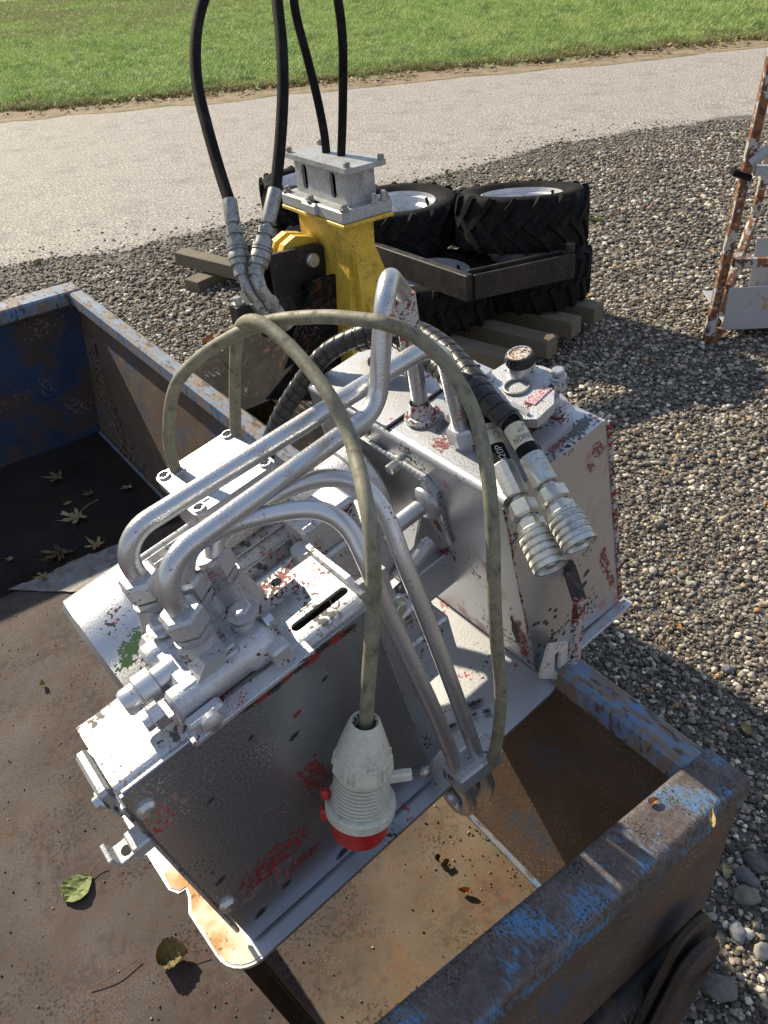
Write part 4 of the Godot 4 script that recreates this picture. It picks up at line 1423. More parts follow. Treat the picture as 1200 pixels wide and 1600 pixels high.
func make_base_tray(t: Node3D) -> void:
	# plan in (x, z), 6 mm sheet with rounded front corners and a burnt notch on the left edge
	var poly := PackedVector2Array([Vector2(0.0, -0.47), Vector2(0.012, -0.02)])
	for k in 6:
		var a := PI / 2 * k / 5.0
		poly.append(Vector2(-0.010 + 0.022 * cos(a), -0.018 + 0.022 * sin(a)))
	for k in 8:
		var a := PI / 2 + PI / 2 * k / 7.0
		poly.append(Vector2(-0.535 + 0.045 * cos(a), -0.041 + 0.045 * sin(a)))
	poly.append_array(PackedVector2Array([Vector2(-0.582, -0.115), Vector2(-0.572, -0.135), Vector2(-0.569, -0.148), Vector2(-0.580, -0.150), Vector2(-0.588, -0.165), Vector2(-0.592, -0.47)]))
	var g := Geo.new()
	var lie := Transform3D(Basis(Vector3(1, 0, 0), Vector3(0, 0, 1), Vector3(0, -1, 0)), Vector3.ZERO)
	g.prism(poly, 0.0, 0.006, lie)
	var plate := part("base_plate", g, M.silver, t)
	# scorched corner: its own sheet of paint on the plate
	var s := Geo.new()
	var sp := PackedVector2Array([Vector2(-0.540, -0.006), Vector2(-0.528, -0.0155)])
	sp.append_array(PackedVector2Array([Vector2(-0.540, -0.018), Vector2(-0.540, -0.19), Vector2(-0.583, -0.19), Vector2(-0.5845, -0.165), Vector2(-0.577, -0.152), Vector2(-0.566, -0.150), Vector2(-0.568, -0.134), Vector2(-0.578, -0.114), Vector2(-0.577, -0.041)]))
	for k in 6:
		var a := PI - PI / 2 * k / 5.0
		sp.append(Vector2(-0.535 + 0.041 * cos(a), -0.041 + 0.041 * sin(a)))
	s.prism(sp.slice(2), -0.0009, -0.0002, lie)
	tag(part("scorched_corner", s, M.burnt, plate), "yellowed scorched strip of the base plate")
	var lip := Geo.new()
	lip.prism(PackedVector2Array([Vector2(-0.592, -0.006), Vector2(-0.592, -0.055), Vector2(-0.588, -0.055), Vector2(-0.588, -0.006)]), -0.46, -0.24, Transform3D.IDENTITY)
	part("edge_lip", lip, M.silver_worn, plate)
	for q in [[-0.553, -0.050, 0.37], [-0.553, -0.42, 0.37], [-0.10, -0.10, 0.10]]:
		var f := Geo.new()
		var turn := Basis(Vector3.RIGHT, -0.27 if q[2] > 0.2 else 0.0)
		var p0 := Vector3(q[0], -0.006, q[1])
		var d: Vector3 = turn * Vector3.DOWN
		f.bar(p0, p0 + d * q[2], 0.006, 0.030, Vector3.RIGHT, 0.001)
		f.bar(p0 + Vector3(0.012, 0, 0.012), p0 + Vector3(0.012, 0, 0.012) + d * (q[2] - 0.02), 0.024, 0.005, Vector3.RIGHT, 0.001)
		part("foot", f, M.black_steel, t)

func make_casing(t: Node3D) -> void:
	var x0 := -0.534
	var x1 := -0.222
	# folded sheet: outline in (z, y) with rounded upper edges, with a slot in the top
	var g := Geo.new()
	var ring := PackedVector2Array([Vector2(-0.024, 0.004), Vector2(-0.024, 0.378)])
	for k in 6:
		var a := PI / 2 * k / 5.0
		ring.append(Vector2(-0.036 + 0.012 * cos(a), 0.378 + 0.012 * sin(a)))
	for k in 6:
		var a := PI / 2 + PI / 2 * k / 5.0
		ring.append(Vector2(-0.123 + 0.012 * cos(a), 0.378 + 0.012 * sin(a)))
	ring.append(Vector2(-0.135, 0.004))
	var th := 0.004
	for k in ring.size() - 1:
		if k in [7]:
			continue
		var a := ring[k]
		var b := ring[k + 1]
		var nn := (b - a).orthogonal().normalized()
		if nn.dot((a + b) * 0.5 - Vector2(-0.08, 0.2)) < 0:
			nn = -nn
		var o := Vector3(0, nn.y, nn.x)
		g.face([Vector3(x0, a.y, a.x), Vector3(x1, a.y, a.x), Vector3(x1, b.y, b.x), Vector3(x0, b.y, b.x)], o)
		var ai := a - nn * th
		var bi := b - nn * th
		g.face([Vector3(x0, ai.y, ai.x), Vector3(x1, ai.y, ai.x), Vector3(x1, bi.y, bi.x), Vector3(x0, bi.y, bi.x)], -o)
	var lie := Transform3D(Basis(Vector3(1, 0, 0), Vector3(0, 0, 1), Vector3(0, -1, 0)), Vector3.ZERO)
	g.prism(PackedVector2Array([Vector2(x0, -0.123), Vector2(x1, -0.123), Vector2(x1, -0.036), Vector2(x0, -0.036)]), -0.390, -0.386, lie, [Geo.rrect(-0.300, -0.0585, -0.220 - 0.004, -0.0455, 0.006, 6)])
	g.prism(PackedVector2Array([Vector2(-0.132, 0.006), Vector2(-0.028, 0.006), Vector2(-0.028, 0.386), Vector2(-0.132, 0.386)]), x0 + 0.001, x0 + 0.006, Transform3D(Basis(Vector3(0, 0, 1), Vector3(0, 1, 0), Vector3(1, 0, 0)), Vector3.ZERO))
	var shell := part("casing", g, M.silver_worn, t)
	# front panel
	var p := Geo.new()
	p.prism(PackedVector2Array([Vector2(x0 + 0.001, 0.0065), Vector2(x1 + 0.001, 0.0065), Vector2(x1 + 0.001, 0.378), Vector2(x0 + 0.001, 0.384)]), -0.0235, -0.0195, Transform3D.IDENTITY)
	var panel := part("front_panel", p, shifted(M.panel, Vector3(0.073, 0.0, 0.0)), t)
	var edge := Geo.new()
	edge.bar(Vector3(x0 + 0.004, 0.3855, -0.0225), Vector3(x0 + 0.145, 0.3845, -0.0225), 0.0045, 0.004, Vector3.UP, 0.001)
	part("panel_lip", edge, M.silver, panel)
	for q in [[-0.522, 0.347], [-0.526, 0.112], [-0.23, 0.03]]:
		var b := Geo.new()
		b.lathe([Vector2(0.0115, 0), Vector2(0.011, 0.003), Vector2(0.007, 0.007), Vector2(0, 0.008)], Geo.along(Vector3(q[0], q[1], -0.0195), Vector3(q[0], q[1], 1)), 18)
		part("rivet", b, M.zinc, panel)
	# right end: tall flat bar and the closing plate
	var e := Geo.new()
	e.prism(PackedVector2Array([Vector2(-0.217, 0.02), Vector2(-0.181, 0.03), Vector2(-0.180, 0.40), Vector2(-0.217, 0.404)]), -0.040, -0.032, Transform3D.IDENTITY)
	part("side_bar", e, M.silver, t)
	var eb := Geo.new()
	eb.bolt(Vector3(-0.183, 0.335, -0.032), Vector3(0, 0, 1), 0.0095, 0.010)
	part("bolt", eb, M.zinc, t)
	var cp := Geo.new()
	cp.prism(PackedVector2Array([Vector2(-0.135, 0.02), Vector2(-0.028, 0.02), Vector2(-0.028, 0.394), Vector2(-0.05, 0.405), Vector2(-0.135, 0.400)]), -0.2215, -0.215, Transform3D(Basis(Vector3(0, 0, 1), Vector3(0, 1, 0), Vector3(1, 0, 0)), Vector3.ZERO))
	part("end_plate", cp, M.silver_worn, t)
	# catch on the left end
	var c := Geo.new()
	c.box(Vector3(-0.546, 0.345, -0.085), Vector3(0.014, 0.05, 0.07), Basis.IDENTITY, 0.004)
	c.box(Vector3(-0.540, 0.19, -0.045), Vector3(0.006, 0.33, 0.03), Basis.IDENTITY, 0.002)
	part("left_flange", c, M.silver_worn, t)
	var la := Geo.new()
	la.box(Vector3(-0.549, 0.293, -0.036), Vector3(0.022, 0.018, 0.028), Basis.IDENTITY, 0.002)
	la.box(Vector3(-0.568, 0.284, -0.044), Vector3(0.022, 0.005, 0.026), Basis.IDENTITY, 0.001)
	la.box(Vector3(-0.580, 0.292, -0.044), Vector3(0.005, 0.020, 0.026), Basis(Vector3.BACK, 0.25), 0.001)
	var catch_ := part("catch", la, M.silver_cast, t)
	var ho := Geo.new()
	ho.lathe([Vector2(0.006, 0.0), Vector2(0.006, 0.0006), Vector2(0, 0.0006)], Geo.along(Vector3(-0.566, 0.2866, -0.042), Vector3(-0.566, 1, -0.042)), 14)
	part("pin_hole", ho, M.black, catch_)
	var lb := Geo.new()
	lb.bolt(Vector3(-0.553, 0.352, -0.060), Vector3(-1, 0, 0), 0.008, 0.008)
	part("bolt", lb, M.silver, t)
	# drilled red lug lying on the top
	var lg := Geo.new()
	lg.prism(PackedVector2Array([Vector2(-0.325, -0.118), Vector2(-0.262, -0.122), Vector2(-0.256, -0.112), Vector2(-0.260, -0.096), Vector2(-0.325, -0.092)]), -0.408, -0.3905, lie, [Geo.disc(-0.278, -0.108, 0.0065, 12)])
	tag(part("drilled_lug", lg, M.silver_flake, t), "small drilled lug with red paint showing")

# a patch of wear with a ragged outline lying on a face, u and v its half axes
func flake(parent: Node, m: Material, c: Vector3, u: Vector3, v: Vector3, seed_: int, ragged := 0.9, open := 0.0) -> void:
	var f := FastNoiseLite.new()
	f.seed = seed_
	f.frequency = 1.0
	f.fractal_octaves = 4
	var nu := 44
	var nv := 26
	var g := Geo.new()
	var o := u.cross(v).normalized()
	if o.dot(Vector3(0, 0, 1)) < -0.5 or o.dot(Vector3(0, 1, 0)) < -0.5 or o.dot(Vector3(-1, 0, 0)) < -0.5:
		o = -o
	var stretch := u.length() / v.length()
	for i in nu:
		for j in nv:
			var a := (i + 0.5) / nu * 2.0 - 1.0
			var b := (j + 0.5) / nv * 2.0 - 1.0
			var k := f.get_noise_2d(a * 2.2 * minf(stretch, 2.5), b * 2.2)
			if a * a + b * b + k * ragged * 1.6 > 0.55 or f.get_noise_2d(a * 7.0 + 50.0, b * 5.0) < open - 0.55:
				continue
			var da := 1.0 / nu
			var db := 1.0 / nv
			var q := []
			for e in [[-1, -1], [1, -1], [1, 1], [-1, 1]]:
				q.append(c + o * 0.0004 + u * (a + e[0] * da) + v * (b + e[1] * db))
			g.face(q, o)
	if g.v.size():
		part("chipped_paint", g, m, parent)

func make_wear(panel: Node, tank: Node, base: Node) -> void:
	var X := Vector3(1, 0, 0)
	var Y := Vector3(0, 1, 0)
	var Z := Vector3(0, 0, 1)
	# front panel: red smear low in the middle, flaked upper edge, small chips
	flake(panel, M.red, Vector3(-0.452, 0.118, -0.0194), X * 0.055 + Y * 0.006, Y * 0.022 - X * 0.006, 11, 1.1, 0.50)
	flake(panel, M.red, Vector3(-0.425, 0.075, -0.0194), X * 0.030, Y * 0.010, 12, 1.1, 0.45)
	flake(panel, M.red, Vector3(-0.36, 0.205, -0.0194), X * 0.020, Y * 0.030, 13, 1.1, 0.48)
	for k in 9:
		var x := -0.385 + k * 0.0165
		flake(panel, [M.dark_chip, M.red][k % 2], Vector3(x, 0.374 - 0.002 * (k % 3), -0.0194), X * 0.013, Y * (0.005 + 0.002 * (k % 2)), 20 + k, 1.0)
	for q in [[-0.36, 0.284, 0.006], [-0.345, 0.312, 0.005], [-0.30, 0.33, 0.004], [-0.315, 0.20, 0.005], [-0.47, 0.29, 0.004], [-0.515, 0.16, 0.006], [-0.505, 0.045, 0.008], [-0.40, 0.33, 0.0035], [-0.27, 0.26, 0.004], [-0.46, 0.055, 0.006], [-0.38, 0.02, 0.010], [-0.30, 0.03, 0.012]]:
		flake(panel, M.red if q[2] == 0.005 else M.dark_chip, Vector3(q[0], q[1], -0.0194), X * q[2] * 1.4 + Y * q[2] * 0.3, Y * q[2] * 0.7, int(q[0] * -1000), 1.0)
	# tank, left face: red round the flange, dark and red slash low at the seam
	flake(tank, M.red, Vector3(0.0008, 0.185, -0.235), Z * 0.060 - Y * 0.020, Y * 0.050 + Z * 0.014, 41, 1.0, 0.40)
	flake(tank, M.red, Vector3(-0.0062, 0.235, -0.190), Z * 0.012, Y * 0.045, 42, 1.0, 0.42)
	flake(tank, M.red, Vector3(0.0008, 0.062, -0.056), Z * 0.013, Y * 0.055, 43, 0.8, 0.40)
	flake(tank, M.dark_chip, Vector3(0.0006, 0.085, -0.068), Z * 0.007, Y * 0.050, 44, 0.5)
	# tank, near face: scratches by the right edge, dark chips low on the left
	for q in [[0.165, 0.11, 0.010, 0.035, 51], [0.176, 0.05, 0.008, 0.030, 52], [0.104, 0.27, 0.006, 0.022, 53], [0.135, 0.20, 0.006, 0.030, 54], [0.172, 0.320, 0.012, 0.014, 55], [0.155, 0.30, 0.008, 0.010, 56]]:
		flake(tank, M.red, Vector3(q[0], q[1], -0.0398), X * q[2], Y * q[3] - X * 0.004, q[4], 1.1, 0.47)
	for k in 14:
		var q := Vector2(0.018 + 0.052 * (k % 7) / 7.0 + 0.006 * sin(k * 2.3), 0.035 + 0.055 * (k / 7) + 0.012 * cos(k * 1.7))
		flake(tank, M.dark_chip, Vector3(q.x, q.y, -0.0398), X * 0.0045, Y * 0.0035, 60 + k, 0.9)
	for q in [[0.120, 0.092], [0.128, 0.112], [0.108, 0.070]]:
		flake(tank, M.dark_chip, Vector3(q[0], q[1], -0.0398), X * 0.008 + Y * 0.003, Y * 0.005, 80 + int(q[0] * 1000), 0.9)
	# tank, top: bare grey corner
	flake(tank, M.primer_chip, Vector3(0.158, 0.3575, -0.058), X * 0.034, Z * 0.016, 91, 0.9, 0.2)
	flake(tank, M.primer_chip, Vector3(0.062, 0.3575, -0.215), X * 0.022 - Z * 0.010, Z * 0.008 + X * 0.004, 92, 0.9, 0.2)
	flake(tank, M.red, Vector3(0.030, 0.3575, -0.185), X * 0.014, Z * 0.018, 93, 1.1, 0.46)
	flake(tank, M.red, Vector3(0.115, 0.3575, -0.056), X * 0.018, Z * 0.008, 94, 1.1, 0.46)
	# base plate: black flakes by the pipes
	for q in [[-0.103, -0.064, 0.020, 0.006], [-0.098, -0.040, 0.007, 0.006], [-0.115, -0.050, 0.006, 0.004], [-0.150, -0.060, 0.012, 0.005], [-0.060, -0.10, 0.004, 0.003]]:
		flake(base, M.dark_chip, Vector3(q[0], 0.0062, q[1]), X * q[2] + Z * q[2] * 0.3, Z * q[3], 100 + int(q[0] * -1000), 0.8)

func make_valve(t: Node3D) -> void:
	var ports: Array = [Vector3(-0.3957, 0.4600, -0.1525), Vector3(-0.3872, 0.4600, -0.0706), Vector3(-0.3617, 0.4600, -0.1114), Vector3(-0.3265, 0.4600, -0.1174)]
	var g := Geo.new()
	# cast body along x with bosses under the ports
	var axis := Vector3(1, 0, 0)
	g.box(Vector3(-0.378, 0.413, -0.088), Vector3(0.115, 0.040, 0.115), Basis.IDENTITY, 0.008)
	var main_body := Geo.along(Vector3(-0.446, 0.415, -0.043), Vector3(0, 0.415, -0.043))
	g.lathe([Vector2(0, 0), Vector2(0.015, 0), Vector2(0.018, 0.004), Vector2(0.0175, 0.082), Vector2(0.0215, 0.088), Vector2(0.0225, 0.116), Vector2(0.019, 0.121), Vector2(0, 0.121)], main_body, 24)
	g.lathe([Vector2(0, 0), Vector2(0.017, 0), Vector2(0.020, 0.004), Vector2(0.020, 0.10), Vector2(0.018, 0.114), Vector2(0, 0.114)], Geo.along(Vector3(-0.440, 0.418, -0.112), Vector3(0, 0.418, -0.112)), 24)
	g.lathe([Vector2(0.016, 0), Vector2(0.0145, 0.040), Vector2(0, 0.040)], Geo.along(Vector3(-0.340, 0.405, -0.060), Vector3(-0.338, 1, -0.060)), 20)
	g.box(Vector3(-0.362, 0.432, -0.050), Vector3(0.060, 0.006, 0.012), Basis.IDENTITY, 0.002)
	g.prism(PackedVector2Array([Vector2(-0.448, 0.400), Vector2(-0.400, 0.400), Vector2(-0.372, 0.446), Vector2(-0.398, 0.446)]), -0.075, -0.034, Transform3D.IDENTITY)
	for p in ports:
		g.lathe([Vector2(0.034, -0.056), Vector2(0.029, -0.040), Vector2(0.0225, -0.016), Vector2(0.0215, -0.004), Vector2(0, -0.004)], Geo.along(p, p + Vector3.UP), 24)
	g.box(Vector3(-0.330, 0.410, -0.018), Vector3(0.022, 0.030, 0.020), Basis.IDENTITY, 0.003)
	g.box(Vector3(-0.425, 0.404, -0.016), Vector3(0.040, 0.022, 0.016), Basis.IDENTITY, 0.003)
	g.box(Vector3(-0.376, 0.398, -0.011), Vector3(0.15, 0.006, 0.020), Basis.IDENTITY, 0.001)
	var body := part("valve_block", g, M.silver_cast, t)
	var k := 0
	for p in ports:
		var n := Geo.new()
		n.lathe([Vector2(0.0205, -0.006), Vector2(0.0205, 0.004), Vector2(0.016, 0.005), Vector2(0.016, 0.008)], Geo.along(p, p + Vector3.UP), 6, true)
		nut(n, p + Vector3(0, 0.007, 0), Vector3.UP, 0.0235, 0.026)
		part("union_nut", n, [M.silver_worn, M.silver_cast, M.silver_cast, M.silver_cast][k], body)
		k += 1
	# spool end caps on the left
	var c := Geo.new()
	c.lathe([Vector2(0, -0.052), Vector2(0.013, -0.052), Vector2(0.015, -0.048), Vector2(0.015, -0.034), Vector2(0.0185, -0.032), Vector2(0.0185, -0.014), Vector2(0.014, -0.012), Vector2(0.014, 0.012)], Geo.along(Vector3(-0.430, 0.425, -0.078), Vector3(1, 0.425, -0.078)), 22)
	tag(part("spool_cap", c, M.pipe, body), "bare grey end cap of the spool")
	var c2 := Geo.new()
	nut(c2, Vector3(-0.454, 0.424, -0.040), Vector3(-1, 0, 0), 0.0145, 0.014)
	c2.lathe([Vector2(0.009, 0), Vector2(0.009, 0.022), Vector2(0, 0.022)], Geo.along(Vector3(-0.454, 0.424, -0.040), Vector3(-1, 0.424, -0.040)), 14)
	part("plug_screw", c2, M.silver, body)
	for q in [Vector3(-0.336, 0.449, -0.058), Vector3(-0.405, 0.444, -0.120)]:
		var b := Geo.new()
		b.bolt(q, Vector3.UP, 0.0115, 0.010)
		part("bolt", b, M.silver, body)
	var b3 := Geo.new()
	b3.bolt(Vector3(-0.324, 0.430, -0.046), Vector3(1, 0, 0), 0.007, 0.010)
	part("bolt", b3, M.silver, body)
	var b4 := Geo.new()
	b4.lathe([Vector2(0.013, 0), Vector2(0.012, 0.006), Vector2(0.006, 0.010), Vector2(0, 0.010)], Geo.along(Vector3(-0.424, 0.404, -0.010), Vector3(-0.424, 0.404, 1)), 16)
	part("bolt", b4, M.silver, body)

func make_motor(t: Node3D) -> void:
	var y := 0.25
	var z := -0.335
	var m := Geo.new()
	m.lathe([Vector2(0, 0), Vector2(0.082, 0), Vector2(0.082, 0.24), Vector2(0, 0.24)], Geo.along(Vector3(-0.40, y, z), Vector3(0, y, z)), 40)
	var body := part("motor_body", m, M.silver_worn, t)
	for k in 28:
		var a := TAU * k / 28.0
		if cos(a) < -0.75:
			continue
		var f := Geo.new()
		var d := Vector3(0, cos(a), sin(a))
		f.bar(Vector3(-0.385, y, z) + d * 0.0885, Vector3(-0.175, y, z) + d * 0.0885, 0.003, 0.016, d, 0.001)
		part("cooling_fin", f, M.silver_worn, body)
	var h := Geo.new()
	h.lathe([Vector2(0.055, 0.004), Vector2(0.095, 0.0), Vector2(0.1035, 0.006), Vector2(0.1045, 0.106), Vector2(0.101, 0.106), Vector2(0.100, 0.012), Vector2(0.055, 0.008)], Geo.along(Vector3(-0.481, y, z), Vector3(0, y, z)), 56)
	var hood := part("fan_cover", h, M.silver, t)
	var seam := Geo.new()
	seam.lathe([Vector2(0.1042, 0.062), Vector2(0.1052, 0.063), Vector2(0.1052, 0.0645), Vector2(0.1042, 0.0655)], Geo.along(Vector3(-0.474, y, z), Vector3(0, y, z)), 56)
	part("seam", seam, M.silver, hood)
	# green under-colour where the silver is scraped off
	# each patch: from (x, angle) to (x, angle) on the hood, half width, seed
	for q in [[-0.474, 1.00, -0.390, 0.66, 0.012, 5], [-0.405, -0.60, -0.378, -0.66, 0.010, 8]]:
		var gr := Geo.new()
		var f := FastNoiseLite.new()
		f.seed = q[5]
		f.frequency = 1.6
		f.fractal_octaves = 4
		var nu := 44
		var nw := 18
		var cell := func(u: float, w: float) -> Vector3:
			var an: float = lerpf(q[1], q[3], u) + w * 0.09
			var rr := 0.10475
			return Vector3(lerpf(q[0], q[2], u) + w * q[4], y + cos(an) * rr, z + sin(an) * rr)
		for i in nu:
			for j in nw:
				var u := (i + 0.5) / nu
				var w := (j + 0.5) / nw * 2.6 - 1.3
				var edge := sin(PI * u) * 0.9 + f.get_noise_2d(u * 5.0, w * 0.9) * 0.9
				if absf(w) < edge and f.get_noise_2d(u * 6.0 + 40.0, w * 2.0) < 0.36:
					var c0: Vector3 = cell.call(u, w)
					var du := 0.5 / nu
					var dw := 1.3 / nw
					gr.face([cell.call(u - du, w - dw), cell.call(u + du, w - dw), cell.call(u + du, w + dw), cell.call(u - du, w + dw)], c0 - Vector3(c0.x, y, z))
		if gr.v.size():
			tag(part("scraped_paint", gr, M.green, hood), "green paint showing where the silver is scraped off")
	var sc := Geo.new()
	sc.tube(PackedVector3Array([Vector3(-0.392, y + 0.101, z + 0.030), Vector3(-0.362, y + 0.101, z + 0.030)]), 0.005, 10)
	part("cover_screw", sc, M.zinc_dull, hood)
	# bell housing and coupling towards the tank
	var b := Geo.new()
	b.lathe([Vector2(0, 0), Vector2(0.100, 0), Vector2(0.100, 0.014), Vector2(0.080, 0.018), Vector2(0.066, 0.06), Vector2(0.066, 0.11), Vector2(0.072, 0.112), Vector2(0.072, 0.135), Vector2(0.066, 0.14), Vector2(0, 0.14)], Geo.along(Vector3(-0.163, y, z), Vector3(0, y, z)), 40)
	var bell := part("bell_housing", b, M.silver_cast, t)
	for k in 6:
		var a := TAU * (k + 0.3) / 6.0
		var bo := Geo.new()
		bo.bolt(Vector3(-0.028, y + cos(a) * 0.060, z + sin(a) * 0.060), Vector3(-1, 0, 0), 0.007, 0.012)
		part("bolt", bo, M.zinc, bell)
	var blk := Geo.new()
	blk.box(Vector3(-0.155, 0.335, -0.225), Vector3(0.085, 0.055, 0.055), Basis.IDENTITY, 0.005)
	blk.box(Vector3(-0.145, 0.25, -0.22), Vector3(0.12, 0.12, 0.06), Basis.IDENTITY, 0.004)
	part("mount_block", blk, M.silver_cast, t)
	var ch := Geo.new()
	ch.box(Vector3(-0.300, 0.315, -0.185), Vector3(0.20, 0.006, 0.05), Basis(Vector3.RIGHT, 0.10), 0.001)
	ch.box(Vector3(-0.300, 0.322, -0.208), Vector3(0.20, 0.014, 0.004), Basis.IDENTITY, 0.001)
	ch.box(Vector3(-0.300, 0.312, -0.163), Vector3(0.20, 0.014, 0.004), Basis.IDENTITY, 0.001)
	part("mount_channel", ch, M.silver_worn, t)
	var st := Geo.new()
	st.tube(PackedVector3Array([Vector3(-0.205, 0.26, -0.185), Vector3(-0.205, 0.345, -0.195)]), 0.016, 20)
	part("spacer_tube", st, M.pipe, t)
	var ey := Geo.new()
	ey.tube(Geo.smooth([Vector3(-0.335, 0.335, -0.29), Vector3(-0.337, 0.365, -0.285), Vector3(-0.322, 0.378, -0.275), Vector3(-0.305, 0.365, -0.268), Vector3(-0.306, 0.337, -0.265)], 6), 0.007, 12)
	part("lifting_eye", ey, M.silver_cast, t)
	# terminal box with its moulded lid
	var lie := Transform3D(Basis(Vector3(1, 0, 0), Vector3(0, 0, 1), Vector3(0, -1, 0)), Vector3.ZERO)
	var jb := Geo.new()
	jb.prism(Geo.rrect(-0.284, -0.400, -0.166, -0.284, 0.006, 4), -0.398, -0.335, lie)
	var box := part("terminal_box", jb, M.silver, t)
	var ld := Geo.new()
	ld.prism(Geo.rrect(-0.288, -0.404, -0.162, -0.280, 0.010, 5), -0.414, -0.400, lie)
	var lid := part("terminal_lid", ld, M.silver, t)
	for q in [[-0.277, -0.393], [-0.173, -0.393], [-0.277, -0.291], [-0.173, -0.291]]:
		var s := Geo.new()
		s.lathe([Vector2(0.0085, 0.0), Vector2(0.0085, 0.0035), Vector2(0.0068, 0.0035), Vector2(0.0066, 0.0008), Vector2(0, 0.0008)], Geo.along(Vector3(q[0], 0.414, q[1]), Vector3(q[0], 1, q[1])), 18)
		var screw := part("lid_screw", s, M.silver, lid)
		var sl := Geo.new()
		sl.box(Vector3(q[0], 0.4152, q[1]), Vector3(0.010, 0.0012, 0.0022), Basis(Vector3.UP, 0.7), 0.0)
		sl.box(Vector3(q[0], 0.4151, q[1]), Vector3(0.010, 0.0012, 0.0022), Basis(Vector3.UP, 2.27), 0.0)
		part("screw_slot", sl, M.black, screw)
	for q in [[-0.193, -0.336, 0.022, 0.002], [-0.196, -0.330, 0.018, 0.002], [-0.191, -0.342, 0.022, 0.002], [-0.215, -0.326, 0.002, 0.030], [-0.238, -0.318, 0.020, 0.002], [-0.228, -0.311, 0.002, 0.018], [-0.255, -0.306, 0.024, 0.002], [-0.243, -0.300, 0.002, 0.014], [-0.265, -0.302, 0.014, 0.010], [-0.258, -0.380, 0.018, 0.002]]:
		var rel := Geo.new()
		rel.box(Vector3(q[0], 0.4148, q[1]), Vector3(q[2], 0.0018, q[3]), Basis.IDENTITY, 0.0004)
		part("lid_relief", rel, M.silver, lid)

